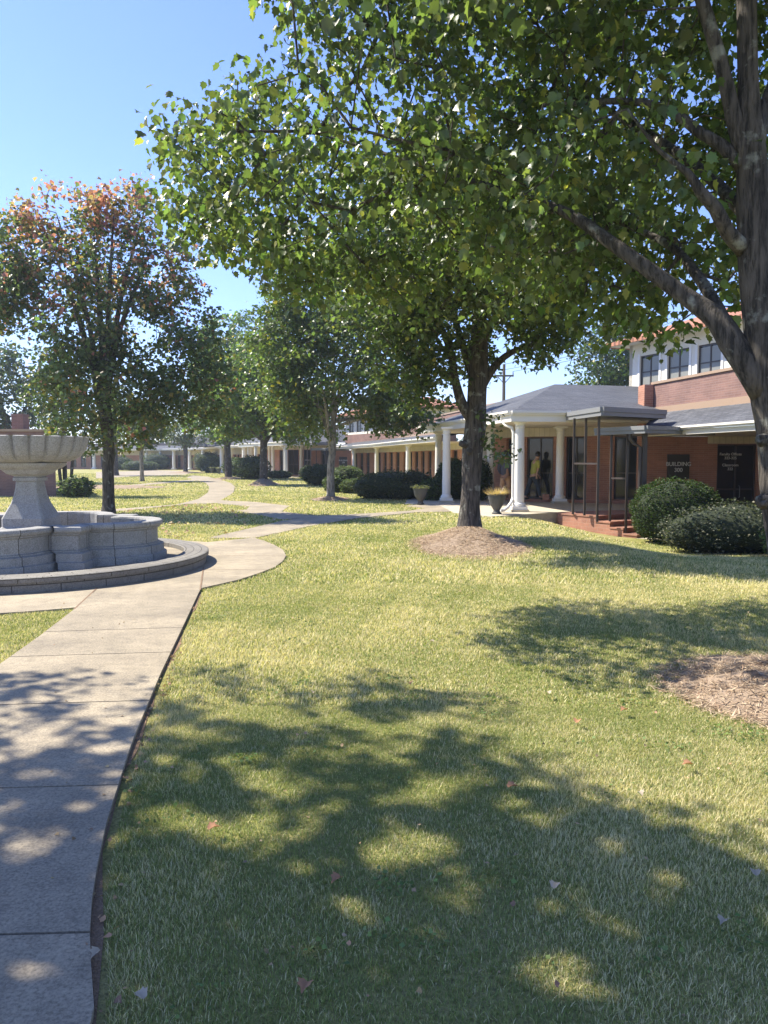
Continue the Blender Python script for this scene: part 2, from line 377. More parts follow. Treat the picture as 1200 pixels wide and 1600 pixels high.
# ------------------------------------------------------------------ ground
def axis(lo, hi, step, far_):
    a = list(np.arange(lo, hi+1e-6, step)); g = step
    x = hi
    while x < far_: g *= 1.35; x += g; a.append(x)
    x = lo; g = step
    while x > -far_: g *= 1.35; x -= g; a.insert(0, x)
    return np.array(a)
ax = axis(-14, 16, 0.4, 1500); ay = axis(-6, 40, 0.4, 1500)
X, Y = np.meshgrid(ax, ay); Z = hgt_np(X, Y)
V = np.stack([X.ravel(), Y.ravel(), Z.ravel()], 1); nx = len(ax); ny = len(ay)
i, j = np.meshgrid(np.arange(nx-1), np.arange(ny-1)); a = (j*nx+i).ravel()
tag(np_mesh("ground", V, np.stack([a, a+1, a+nx+1, a+nx], 1), M['lawn'], smooth=True), kind='structure')

# main path: right and left edges against distance
Re = [gp(*p) for p in [(148, 1598), (140, 1480), (145, 1400), (165, 1300), (205, 1170), (250, 1060), (285, 985), (314, 922)]]
Le = [(-2.2, 1.9), (-2.55, 3.0), (-2.85, 4.3)] + [gp(*p) for p in [(0, 1043), (60, 1000), (115, 957), (150, 925)]]
Re = [(-0.25, -4), (-0.5, 0)]+Re; Le = [(-1.7, -4), (-1.85, 0)]+Le
xR = lambda y: float(np.interp(y, [p[1] for p in Re], [p[0] for p in Re]))
xL = lambda y: float(np.interp(y, [p[1] for p in Le], [p[0] for p in Le]))
jy = [-4, -2.6, -1.2, 0.2, 1.45]+[gp(*p)[1] for p in [(142, 1469), (185, 1235), (232, 1101), (268, 1024), (285, 985)]]+[gp(314, 925)[1]]
pm = MB()
for a0, a1 in zip(jy[:-1], jy[1:]):
    ys = np.linspace(a0+0.007, a1-0.007, 7); k = 0.975
    pm.prism([(xR(y), y) for y in ys]+[(xL(y*k), y*k) for y in ys[::-1]], -0.06, 0.030)
tag(pm.build("path", M['concrete']), kind='structure')
mainpoly = [(xR(y), y) for y in np.linspace(-4, jy[-1], 30)]+[(xL(y), y) for y in np.linspace(jy[-1], -4, 30)]
# bare soil groove beside the path
gr = MB(); ys = np.linspace(-4, jy[-1], 50)
for y0, y1 in zip(ys[:-1], ys[1:]):
    wv = lambda y: 0.020+0.018*math.sin(y*3.1)+0.012*math.sin(y*7.7)
    gr.face([(xR(y0)-0.01, y0, 0.004), (xR(y0)+wv(y0), y0, 0.004), (xR(y1)+wv(y1), y1, 0.004), (xR(y1)-0.01, y1, 0.004)])
tag(gr.build("soil_strip", M['dirt']), kind='structure')
dirtpoly = [(xR(y)-0.02, y) for y in ys]+[(xR(y)+0.05, y) for y in ys[::-1]]

FC = (-5.32, 11.56)
rb = [gp(*p) for p in [(314, 922), (345, 915), (375, 908), (405, 898), (428, 889), (442, 879), (447, 870), (442, 861), (428, 853), (413, 847), (397, 842)]]
a0 = math.atan2(rb[-1][1]-FC[1], rb[-1][0]-FC[0]); a1 = math.atan2(rb[0][1]-FC[1], rb[0][0]-FC[0])+2*math.pi
circ = [(FC[0]+3.8*math.cos(t), FC[1]+3.8*math.sin(t)) for t in np.linspace(a0+0.05, a1-0.05, 70)]
plazapoly = rb+circ
pl = MB(); pl.prism(plazapoly, -0.06, 0.026); tag(pl.build("plaza_paving", M['concrete']), kind='structure')
# tooled joints in the plaza (thin dark grooves laid 2 mm proud)
jn = MB()
def groove(p, q, wd=0.012, z=0.0305):
    d = Vector((q[0]-p[0], q[1]-p[1])).normalized(); nn = Vector((-d.y, d.x))*wd/2
    jn.face([(p[0]+nn.x, p[1]+nn.y, z), (p[0]-nn.x, p[1]-nn.y, z), (q[0]-nn.x, q[1]-nn.y, z), (q[0]+nn.x, q[1]+nn.y, z)][::-1])
groove(gp(313, 925), gp(318, 889), 0.02); groove(gp(116, 956), gp(152, 922), 0.02); groove(gp(318, 893), gp(418, 893)); groove(gp(322, 871), gp(446, 871)); groove(gp(240, 845), gp(397, 843))
tag(jn.build("paving_joints", M['dirt']), kind='structure')
G = lambda L: [gp(*p) for p in L]
pathA = G([(397, 842), (440, 833), (480, 824), (555, 811), (655, 801), (720, 800), (772, 808), (800, 792), (700, 786), (635, 791), (665, 795), (640, 799), (560, 804), (500, 807), (440, 815), (385, 828), (325, 842)])
pathB = G([(337, 787), (390, 792), (385, 797), (367, 799), (405, 805), (442, 813), (505, 808), (440, 800), (452, 791), (400, 785), (340, 782)])
pathC = G([(-160, 812), (0, 806), (150, 803), (230, 795), (292, 788), (337, 787), (340, 784), (351, 779), (365, 770), (367, 761), (361, 755), (345, 750), (325, 745), (300, 743), (291, 747), (310, 751), (322, 755), (327, 761), (325, 770), (310, 780), (275, 789), (220, 793), (150, 798), (0, 801), (-160, 806)])
pathD = G([(170, 764), (240, 757), (311, 751), (305, 749), (235, 755), (170, 761)])
pathE = G([(150, 748), (220, 744), (290, 742), (300, 738), (296, 736), (250, 735), (150, 738)])
for nm, P_, z in (("path", pathA, 0.022), ("path", pathB, 0.018), ("path", pathC, 0.014), ("path", pathD, 0.012), ("path", pathE, 0.02)):
    q = MB(); q.prism(P_, -0.05, z); tag(q.build(nm, M['slab'] if nm == 'x' else M['concrete']), kind='structure')
PATHS = [mainpoly, dirtpoly, plazapoly, pathA, pathB, pathC, pathD, pathE]

# ------------------------------------------------------------------ mulch rings
MOUNDS = []
def mound(cx, cy, rx, ry, h, mt, label, n=0, name="mulch_bed", pk=None):
    z0 = hgt(cx, cy); K = 9; S_ = 40; pkx, pky = pk or (cx, cy); V = [(pkx, pky, z0+h)]; F = []
    for k in range(1, K+1):
        t = k/K
        for s_ in range(S_):
            a = 2*math.pi*s_/S_; rr = t*(1+0.09*math.sin(3*a+cx)+0.06*math.sin(5*a+cy)+0.04*math.sin(11*a))
            x, y = cx+(pkx-cx)*(1-t)+rx*rr*math.cos(a), cy+(pky-cy)*(1-t)+ry*rr*math.sin(a)
            V.append((x, y, hgt(x, y)*min(1, 1)+(h*(1-ss(t))*1.0-0.012*(t > 0.98))+0.012+0.012*h/0.15*math.sin(7*a+9*t)*(1-t)))
    for s_ in range(S_): F.append((0, 1+s_, 1+(s_+1) % S_, 1+(s_+1) % S_))
    F = [(a, b, c) for a, b, c, _ in F]; Q = []
    for k in range(K-1):
        for s_ in range(S_):
            a = 1+k*S_+s_; b = 1+k*S_+(s_+1) % S_; Q += [(a, a+S_, b+S_), (a, b+S_, b)]
    F += Q; V = np.array(V); F = np.array(F)
    col = np.ones((len(V), 3))*0.2
    MOUNDS.append((cx, cy, rx*0.98, ry*0.98))
    me = bpy.data.meshes.new(name); nb = n
    VV, FF, CC = [V], [F], [col]
    mi = [np.zeros(len(F), int)]
    if nb:
        a = rng.uniform(0, 2*np.pi, nb); t = np.sqrt(rng.uniform(0, 1, nb))*(1.02+np.abs(rng.normal(0, 0.07, nb))); x = cx+(pkx-cx)*(1-t)+rx*t*np.cos(a); y = cy+(pky-cy)*(1-t)+ry*t*np.sin(a)
        tt = np.clip(t, 0, 1); z = hgt_np(x, y)+h*(1-tt*tt*(3-2*tt))+0.014+rng.uniform(0, 0.012, nb)
        L = rng.uniform(0.05, 0.13, nb); th = rng.uniform(0, 2*np.pi, nb); wd = rng.uniform(0.0012, 0.003, nb)*(1+np.hypot(cx, cy)/9)
        d = np.stack([np.cos(th), np.sin(th), rng.uniform(-0.15, 0.3, nb)], 1)*L[:, None]; sd = np.stack([-np.sin(th), np.cos(th), np.zeros(nb)], 1)*wd[:, None]
        p = np.stack([x, y, z], 1); vv = np.stack([p-sd, p+sd, p+d], 1).reshape(-1, 3); ff = np.arange(nb*3).reshape(-1, 3)
        c = np.where(rng.uniform(size=(nb, 1)) < 0.5, np.array([[0.34, 0.23, 0.15]]), np.array([[0.58, 0.45, 0.31]]))*rng.uniform(0.5, 1.2, (nb, 1))
        FF.append(ff+len(V)); VV.append(vv); CC.append(np.repeat(c, 3, 0)); mi.append(np.ones(nb, int))
    o = np_mesh(name, np.concatenate(VV), np.concatenate(FF), [mt, M['needle']], col=np.concatenate(CC))
    o.data.polygons.foreach_set('material_index', np.concatenate(mi).astype(np.int32))
    sm = np.zeros(len(o.data.polygons), bool); sm[:len(F)] = True; o.data.polygons.foreach_set('use_smooth', sm)
    tag(o, label, kind='stuff'); return o
T1 = (2.98, 5.35); T2 = (1.80, 16.2); T3 = at(517, 31); T4 = at(412, 48); T5 = at(357, 62); T6 = at(170, 22.6)
mound(T1[0], T1[1], 0.95, 0.90, 0.20, M['straw'], "pine straw ring round the nearest tree trunk at the right", 9000)
mound(1.62, 14.6, 1.05, 2.05, 0.22, M['straw'], "pine straw mound round the forked tree trunk in the lawn", 16000, pk=T2)
mound(T3[0], T3[1], 0.75, 1.6, 0.12, M['straw'], "thin mulch ring at the pale slender trunk", 1500)
mound(T4[0], T4[1], 0.95, 2.4, 0.4, M['straw'], "mulch mound of the tree before the red steps", 1200)
mound(T5[0], T5[1], 1.3, 3, 0.15, M['straw'], "mulch ring of the tall far tree by the winding path", 800)
bx_, by_ = at(165, 44); mound(bx_, by_, 3.6, 3.0, 0.10, M['straw'], "brown mulch bed beside the crape myrtle", 900)
bx2_, by2_ = at(290, 88); mound(bx2_, by2_, 1.8, 4.5, 0.12, M['straw'], "mulch ring before the far colonnade", 300)

def leaf_template(kind):
    if kind == 'maple':      # five lobes folded a little along the midrib, petiole at origin
        P = [(0, 0.0, 0), (0.24, -0.02, 0.03), (0.33, 0.16, 0.06), (0.50, 0.34, 0.13), (0.34, 0.44, 0.07), (0.38, 0.70, 0.11), (0.17, 0.72, 0.03), (0, 1.05, -0.12),
             (-0.17, 0.72, 0.03), (-0.38, 0.70, 0.11), (-0.34, 0.44, 0.07), (-0.50, 0.34, 0.13), (-0.33, 0.16, 0.06), (-0.24, -0.02, 0.03), (0, 0.45, -0.03)]
        F = [(14, k, k+1) for k in range(0, 13)]+[(14, 13, 0)]
    elif kind == 'mid':
        P = [(0, 0, 0), (0.30, 0.10, 0.05), (0.50, 0.38, 0.10), (0.24, 0.62, 0.04), (0, 1.0, -0.06), (-0.24, 0.62, 0.04), (-0.50, 0.38, 0.10), (-0.30, 0.10, 0.05)]
        F = [(0, 1, 3), (1, 2, 3), (0, 3, 4), (0, 4, 5), (0, 5, 7), (5, 6, 7)]
    else:
        P = [(0, 0, 0), (0.42, 0.40, 0.08), (0, 1, -0.05), (-0.42, 0.40, 0.08)]; F = [(0, 1, 2), (0, 2, 3)]
    return np.array(P, float), np.array(F)
def make_leaves(C, size, kind, colf, droop=0.55, flat=0.8, outward=None):
    """C (n,3) leaf bases; returns V, F, col"""
    n = len(C); P, F = leaf_template(kind)
    th = rng.uniform(0, 2*np.pi, n); a = np.stack([np.cos(th), np.sin(th), -droop*rng.uniform(0.2, 2.6, n)], 1)
    if outward is not None: a[:, :2] += outward[:, :2]*0.6
    a /= np.linalg.norm(a, axis=1)[:, None]
    up = np.stack([rng.normal(0, 1-flat*0.45, n), rng.normal(0, 1-flat*0.45, n), np.ones(n)], 1)
    nn = up-a*np.sum(up*a, 1)[:, None]; nn /= np.linalg.norm(nn, axis=1)[:, None]; sd = np.cross(a, nn)
    s = size*rng.uniform(0.42, 1.25, n)
    V = C[:, None, :]+s[:, None, None]*(P[None, :, 0:1]*sd[:, None, :]+P[None, :, 1:2]*a[:, None, :]+P[None, :, 2:3]*nn[:, None, :])
    k = len(P); FF = (np.arange(n)[:, None, None]*k+F[None]).reshape(-1, 3); col = colf(C, n)
    return V.reshape(-1, 3), FF, np.repeat(col, k, 0)
def green(base, var=0.3, yellow=0.06, ycol=(0.30, 0.26, 0.04)):
    base = np.array(base)
    def f(C, n):
        c = base*rng.uniform(1-var, 1+var, (n, 1)); c = c*(1+rng.normal(0, 0.06, (n, 3)))
        y = rng.uniform(size=n) < yellow; c[y] = np.array(ycol)*rng.uniform(0.7, 1.1, (y.sum(), 1)); return np.clip(c, 0.005, 0.9)
    return f
# ------------------------------------------------------------------ grass blades
SLAB = [(3.0, 21.35), (5.35, 23.15), (7.6, 24.2), (9.4, 25.4), (9.4, 28.6), (6.0, 30.2), (4.9, 39), (1.5, 39), (0.75, 27.4), (1.95, 26.2), (2.1, 22.8)]
def grass_patch(n, y0, y1, hgt_mm, wid, slope=0.62, pw=1.0):
    u = rng.uniform(0, 1, n); Yv = np.sqrt(y0*y0+u*(y1*y1-y0*y0)); Xv = rng.uniform(-slope, slope, n)*(Yv+0.6)
    # clumping
    Xv += rng.normal(0, 0.012, n); ok = np.ones(n, bool)
    for p in PATHS: ok &= ~inpoly(Xv, Yv, p)
    ok &= ~inpoly(Xv, Yv, SLAB)
    for cx, cy, rx, ry in MOUNDS[:3]: ok &= (((Xv-cx)/rx)**2+((Yv-cy)/ry)**2 > 0.93+0.12*np.sin(5*np.arctan2(Yv-cy, Xv-cx)))
    ok &= ~((Xv > 5.6+0.0*Yv) & (Yv > 19.8-(Xv-5.6)*0.3) & (Yv < 30)); ok &= ~((Xv > 4.9) & (Yv > 21.6))
    Xv, Yv = Xv[ok], Yv[ok]; n = len(Xv)
    nz = (0.5*np.sin(Xv*0.7+np.sin(Yv*0.5))*np.cos(Yv*0.6)+np.sin(Xv*1.9+1.3*np.sin(Yv*1.1))*np.cos(Yv*1.6+Xv*0.7)+0.6*np.sin(Xv*5.3+Yv*3.1)*np.cos(Yv*4.7-Xv*2.2)+0.35*np.sin(Xv*13+Yv*9)*np.cos(Yv*15-Xv*7))/1.6
    H = hgt_mm*rng.uniform(0.5, 1.25, n)*(1+0.25*nz); th = rng.uniform(0, 2*np.pi, n); lean = rng.uniform(0.15, 1.1, n)*H
    dx, dy = np.cos(th), np.sin(th); W = wid*rng.uniform(0.6, 1.3, n)
    z0 = hgt_np(Xv, Yv); b = np.stack([Xv, Yv, z0-0.003], 1); sd = np.stack([-dy, dx, np.zeros(n)], 1)*W[:, None]/2
    md = b+np.stack([dx*lean*0.35, dy*lean*0.35, H*0.62], 1); tp = b+np.stack([dx*lean, dy*lean, H], 1)
    V = np.stack([b-sd, b+sd, md+sd*0.8, md-sd*0.8, tp], 1).reshape(-1, 3); k = np.arange(n)[:, None]*5
    F = np.concatenate([k+np.array([[0, 1, 2]]), k+np.array([[0, 2, 3]]), k+np.array([[3, 2, 4]])], 0)
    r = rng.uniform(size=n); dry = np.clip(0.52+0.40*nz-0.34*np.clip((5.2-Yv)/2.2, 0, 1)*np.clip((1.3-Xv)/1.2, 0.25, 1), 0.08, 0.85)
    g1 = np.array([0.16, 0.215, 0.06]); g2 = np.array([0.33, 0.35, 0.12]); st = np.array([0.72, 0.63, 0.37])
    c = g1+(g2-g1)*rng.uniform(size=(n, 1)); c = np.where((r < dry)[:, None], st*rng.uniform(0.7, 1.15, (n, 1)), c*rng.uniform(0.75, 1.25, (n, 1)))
    return V, F, np.repeat(c, 5, 0)
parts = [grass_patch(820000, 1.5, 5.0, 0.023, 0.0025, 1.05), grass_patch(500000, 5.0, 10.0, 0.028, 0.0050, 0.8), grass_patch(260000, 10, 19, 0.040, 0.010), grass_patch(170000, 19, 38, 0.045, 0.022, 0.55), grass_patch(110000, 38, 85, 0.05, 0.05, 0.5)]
# clover and broad-leaved weeds in loose patches
nc = 130; cy = np.sqrt(rng.uniform(2.2**2, 9**2, nc)); cx = rng.uniform(-0.5, 0.55, nc)*cy; Bq = []
for x_, y_ in zip(cx, cy):
    m_ = int(rng.uniform(4, 38)); Bq.append(np.stack([x_+rng.normal(0, 0.06, m_), y_+rng.normal(0, 0.06, m_), rng.uniform(0.012, 0.03, m_)], 1))
Bq = np.concatenate(Bq); okb = np.ones(len(Bq), bool)
for p in PATHS: okb &= ~inpoly(Bq[:, 0], Bq[:, 1], p)
parts.append(make_leaves(Bq[okb], 0.022, 'simple', green((0.14, 0.20, 0.06), 0.35, 0.0), droop=0.0, flat=0.4))
off = 0; VV, FF, CC = [], [], []
for v, f, c in parts: VV.append(v); FF.append(f+off); CC.append(c); off += len(v)
tag(np_mesh("grass", np.concatenate(VV), np.concatenate(FF), M['blade'], col=np.concatenate(CC)), "mown green and straw yellow lawn grass", kind='stuff')

# ------------------------------------------------------------------ trees
def ell(n, E, shell=0.5, keep=None):
    """sample cluster centres over ellipsoids E = (cx, cy, cz, rx, ry, rz)"""
    w_ = np.array([e[3]*e[4]*e[5] for e in E]); w_ = w_**0.8/np.sum(w_**0.8); out = []
    tot = 0
    while tot < n:
        k = rng.choice(len(E), p=w_); e = E[k]; d = rng.normal(size=3); d /= np.linalg.norm(d); r = rng.uniform(shell**3, 1)**(1/3)
        p = np.array([e[0]+d[0]*e[3]*r, e[1]+d[1]*e[4]*r, e[2]+d[2]*e[5]*r])
        if keep is not None and not keep(p): continue
        out.append(p); tot += 1
    return np.array(out)
def tree(name, label, base, trunk, limbs, C, spray, per, size, kind, colf, bark, group=None, tipr=0.006, seg=14, cat='tree', trunk_name='trunk', droop=0.55, knots=(), prune=None, jit=0.05):
    z0 = hgt(*base); root = empty(name, (base[0], base[1], z0)); tag(root, label, cat, group)
    pos, par, fix = [], [], []
    def chain(pts, parent):
        prev = parent
        for i, (x, y, z, r) in enumerate(pts):
            p = Vector((x, y, z))
            if prev is not None and (p-pos[prev]).length > 0.35:
                q = pos[prev]; r0 = fix[prev] if i else r; k = int((p-q).length/0.25)
                for s_ in range(1, k):
                    pos.append(q.lerp(p, s_/k)); par.append(prev); fix.append(r0+(r-r0)*s_/k); prev = len(pos)-1
            pos.append(p); par.append(prev); fix.append(r); prev = len(pos)-1
    chain(trunk, None)
    tm = MB()
    def smooth(pts):
        out = []; P = [np.array(p, float) for p in pts]; P = [2*P[0]-P[1]]+P+[2*P[-1]-P[-2]]
        for i in range(1, len(P)-2):
            d = np.linalg.norm(P[i+1][:3]-P[i][:3]); k = max(2, int(d/0.12))
            k = min(k, 8)
            for s_ in range(k):
                t = s_/k; out.append(0.5*((2*P[i])+(-P[i-1]+P[i+1])*t+(2*P[i-1]-5*P[i]+4*P[i+1]-P[i+2])*t*t+(-P[i-1]+3*P[i]-3*P[i+1]+P[i+2])*t**3))
        out.append(P[-2]); return out
    sp = smooth(trunk); tm.tube([tuple(p[:3]) for p in sp], [float(max(p[3], 0.004)) for p in sp], seg, jitter=jit, seed=base[0])
    for L in limbs:
        q = Vector(L[0][:3]); prev = min(range(len(pos)), key=lambda k: (pos[k]-q).length); chain(L, prev)
        sp = smooth(L); tm.tube([tuple(p[:3]) for p in sp], [float(max(p[3], 0.004)) for p in sp], max(7, seg-5), jitter=jit*0.8, seed=L[0][2])
    for (x, y, z, r, dx, dy) in knots:
        d = Vector((dx, dy, 0.15)).normalized(); p = Vector((x, y, z))
        tm.tube([p-d*r*1.5, p, p+d*r*0.7, p+d*r*1.0, p+d*r*0.8], [r*1.7, r*1.35, r*1.15, r*0.85, r*0.35], 10, jitter=0.1)
    tm.build(trunk_name, bark, root, weld=True)
    nfix = len(pos); order = np.argsort([min((Vector(c)-pos[k]).length for k in range(0, nfix, 2)) for c in C])
    A = np.array([list(p) for p in pos]); A = np.vstack([A, np.zeros((len(C)*8+10, 3))]); cnt = nfix; tips = {}
    ok_from = [k for k in range(nfix) if pos[k].z > trunk[0][2]+1.2 or cat != 'tree']; lo = ok_from[0] if ok_from else 0
    for ci in order:
        c = C[ci]; d = A[:cnt]-c; dist = np.linalg.norm(d, axis=1); pen = dist+np.maximum(0, A[:cnt, 2]-c[2])*0.7; pen[:lo] += 5
        k = int(np.argmin(pen)); L = dist[k]; m_ = max(1, min(6, int(L/0.35))); q = A[k].copy(); prev = k
        bend = rng.normal(0, 0.10*L, 3)
        for s_ in range(1, m_+1):
            t = s_/m_; p = q+(c-q)*t+bend*math.sin(math.pi*t); p[2] += 0.10*L*math.sin(math.pi*t)
            A[cnt] = p; par.append(prev); prev = cnt; cnt += 1
        tips[prev] = 1
    rad = np.zeros(cnt); ex = 2.3
    for k in range(cnt-1, -1, -1):
        r = (rad[k])**(1/ex) if rad[k] > 0 else tipr
        r = max(r, tipr); 
        if k < nfix: r = fix[k]
        if par[k] is not None and k >= nfix: rad[par[k]] += r**ex
        rad[k] = r
    ks = [k for k in range(nfix, cnt)]
    if ks:
        a_ = np.array(ks); p0 = A[[par[k] for k in ks]]; p1 = A[a_]; r0 = np.minimum(rad[[par[k] for k in ks]], rad[a_]*1.25); r1 = rad[a_]
        r0 = np.minimum(r0, 0.09); r1 = np.minimum(r1, 0.085)
        d = p1-p0; d /= (np.linalg.norm(d, axis=1)[:, None]+1e-9); h = np.where(np.abs(d[:, 2:3]) > 0.9, np.array([[1., 0, 0]]), np.array([[0, 0, 1.]]))
        x = np.cross(d, h); x /= np.linalg.norm(x, axis=1)[:, None]; y = np.cross(d, x); SG = 5; ang = np.arange(SG)*2*np.pi/SG
        ring = x[:, None, :]*np.cos(ang)[None, :, None]+y[:, None, :]*np.sin(ang)[None, :, None]
        V = np.concatenate([p0[:, None, :]+ring*r0[:, None, None], p1[:, None, :]+ring*r1[:, None, None]], 1)
        k = np.arange(len(ks))[:, None, None]*2*SG; f = np.array([[s_, (s_+1) % SG, SG+(s_+1) % SG, SG+s_] for s_ in range(SG)])[None]
        np_mesh("branches", V.reshape(-1, 3), (k+f).reshape(-1, 4), bark, root, smooth=True)
    n = len(C)*per; cc = np.repeat(C, per, 0); o3 = np.clip(rng.normal(0, 1, (n, 3)), -1.9, 1.9)*np.array([1, 1, 0.75])*(np.repeat(spray, per)[:, None] if hasattr(spray, '__len__') else spray)*0.55
    B = cc+o3; out = o3/(np.linalg.norm(o3, axis=1)[:, None]+1e-6)
    if prune is not None: kk = prune(B); B = B[kk]; out = out[kk]
    V, F, col = make_leaves(B, size, kind, colf, droop=droop, outward=out)
    np_mesh("crown", V, F, M['leaf'], root, col=col)
    return root

sx, sy, sz = sdir
def PP(px, py, Yd, r_):
    z = zy(py, Yd); q = at(px, Yd, z); return (q[0], Yd, z, r_)
holes = [(50, 1340, 46, 17), (95, 1310, 30, 9), (270, 1285, 62, 20), (400, 1300, 70, 26), (640, 1330, 85, 28), (740, 1365, 40, 14), (450, 1225, 42, 15), (975, 1450, 42, 26), (860, 1520, 90, 24), (950, 1560, 70, 18), (740, 1530, 40, 12),
         (45, 1165, 60, 12), (30, 1195, 50, 8), (60, 1535, 70, 26), (60, 1140, 50, 7), (170, 1130, 90, 8), (620, 1140, 60, 9), (700, 1230, 60, 12), (540, 1130, 40, 8), (330, 1150, 45, 9), (650, 1250, 60, 10), (300, 1075, 45, 9), (510, 1270, 40, 12), (430, 1090, 50, 7), (200, 1245, 30, 10), (1060, 1375, 40, 12), (560, 1420, 30, 9), (1110, 1540, 36, 12)]
def prune_gaps(B):
    """gaps in the crown: leaves left out where the photograph shows sun flecks, plus a loose random openness"""
    gx, gy = B[:, 0]-sx/sz*B[:, 2], B[:, 1]-sy/sz*B[:, 2]; px, py, d = proj(np.stack([gx, gy, gx*0], 1)); k = np.ones(len(B), bool)
    vis = (d > 1) & (py > 1020); qx = px+16*np.sin(py*0.06+gx*4)+9*np.sin(px*0.11)+rng.normal(0, 5, len(px)); qy = py+6*np.sin(px*0.05)+4*np.sin(px*0.13+1)+rng.normal(0, 2, len(px))
    for h in holes: k &= ~(vis & (((qx-h[0])/(h[2]+6))**2+((qy-h[1])/(h[3]+4))**2 < 1))
    n_ = np.sin(gx*9+2*np.sin(gy*5.1))*np.cos(gy*12+1.7*np.sin(gx*6.3))+0.6*np.sin(gx*17-gy*13)
    return k & ~(vis & (n_ > 0.72))
# ---- nearest tree, trunk at the right edge of the picture
tr1 = [(T1[0]+0.02, T1[1], -0.05, 0.27), (T1[0]+0.01, T1[1], 0.12, 0.21), (2.93, 5.38, 0.5, 0.165), (2.89, 5.42, 1.0, 0.15), PP(1226, 780, 5.45, 0.148), PP(1217, 680, 5.5, 0.142), PP(1203, 600, 5.5, 0.145),
       PP(1188, 500, 5.5, 0.115), PP(1176, 400, 5.5, 0.10), PP(1175, 270, 5.5, 0.10), PP(1170, 150, 5.5, 0.07), PP(1167, 0, 5.5, 0.064), (2.42, 5.5, 6.2, 0.045), (2.5, 5.6, 7.8, 0.02)]
li1 = [[PP(1195, 612, 5.5, 0.11), PP(1165, 565, 5.52, 0.10), PP(1142, 534, 5.55, 0.09), PP(1121, 500, 5.6, 0.08), PP(1087, 474, 5.7, 0.068), PP(1060, 455, 5.78, 0.062), PP(1000, 412, 5.9, 0.056), PP(945, 372, 6.1, 0.05), PP(880, 330, 6.4, 0.042), PP(760, 290, 7.0, 0.03), PP(600, 240, 7.6, 0.018), PP(470, 200, 8.0, 0.01)],
       [PP(1142, 534, 5.55, 0.06), PP(1120, 480, 5.8, 0.048), PP(1085, 425, 6.1, 0.040), PP(1040, 380, 6.6, 0.032), PP(930, 330, 7.4, 0.02)],
       [PP(1165, 392, 5.5, 0.062), PP(1137, 362, 5.4, 0.050), PP(1118, 325, 5.35, 0.045), PP(1095, 300, 5.35, 0.038), PP(1075, 270, 5.38, 0.026), PP(1030, 235, 5.5, 0.015), PP(980, 170, 5.6, 0.008)],
       [PP(1165, 262, 5.5, 0.06), PP(1128, 228, 5.55, 0.042), PP(1090, 205, 5.62, 0.036), PP(1045, 172, 5.8, 0.032), PP(975, 158, 6.1, 0.026), PP(850, 165, 6.7, 0.016)],
       [PP(1168, 260, 5.5, 0.06), PP(1150, 200, 5.5, 0.054), PP(1132, 120, 5.5, 0.048), PP(1100, 10, 5.5, 0.045), (1.7, 5.6, 6.4, 0.025), (1.3, 5.7, 7.6, 0.01)],
       [PP(1178, 250, 5.5, 0.055), PP(1192, 190, 5.5, 0.042), PP(1205, 140, 5.55, 0.04), (3.6, 5.8, 6.3, 0.02)],
       [(2.58, 5.5, 3.3, 0.05), (2.45, 6.3, 4.0, 0.04), (2.1, 7.6, 5.0, 0.028), (1.7, 8.8, 5.9, 0.012)],
       [(2.53, 5.4, 5.3, 0.04), (1.9, 4.8, 5.5, 0.028), (1.1, 4.2, 5.1, 0.016), (0.5, 3.8, 4.6, 0.008)],
       [(2.66, 5.5, 2.9, 0.06), (3.3, 5.4, 3.6, 0.045), (4.4, 5.5, 4.6, 0.03), (5.4, 5.8, 5.4, 0.012)]]
edge_px = [(-700, 480), (-40, 410), (0, 405), (40, 385), (60, 318), (110, 310), (170, 322), (190, 250), (240, 245), (300, 250), (350, 245), (385, 335), (430, 350), (460, 470), (500, 620), (520, 900), (565, 1000), (600, 1400)]
def keep1(p):
    x, y, d = proj(p)
    if d < 0.5: return False
    if y < -60: return (x > 380 or p[2] > 5.2) and p[0] > -4.5
    lim = np.interp(y, [e[0] for e in edge_px], [e[1] for e in edge_px]) + 14
    if x < lim: return False
    if d < 4.2 and y > 150: return False
    if d < 4.9 and y > 330: return False
    if x > 1125 and d < 6.1: return False
    lowlim = np.interp(x, [250, 330, 400, 560, 700, 880, 1000, 1130, 1200, 1500], [385, 400, 440, 515, 480, 540, 575, 560, 470, 400])
    return y < lowlim-10
E1 = [(2.5, 6.7, 3.05, 1.0, 0.5, 0.45), (2.1, 7.4, 3.3, 1.1, 0.5, 0.5), (-0.9, 9.0, 3.75, 1.3, 1.0, 0.7), (2.6, 7.2, 3.35, 1.0, 0.7, 0.6), (2.35, 5.6, 3.25, 0.85, 0.6, 0.75), (1.3, 6.3, 3.7, 1.0, 0.8, 0.8), (-1.75, 8.2, 4.6, 1.1, 1.4, 1.1), (0.3, 8.0, 5.1, 2.9, 2.2, 2.1), (2.6, 7.0, 5.6, 2.8, 2.6, 2.6), (1.0, 6.6, 6.6, 2.6, 2.2, 1.8), (3.0, 5.6, 7.2, 2.9, 2.8, 1.9), (5.0, 6.2, 5.6, 2.4, 2.8, 2.2), (0.55, 4.1, 4.35, 0.9, 0.6, 0.6), (2.3, 8.8, 4.6, 2.5, 1.4, 1.6)]
C1 = ell(1780, E1, 0.25, keep1)
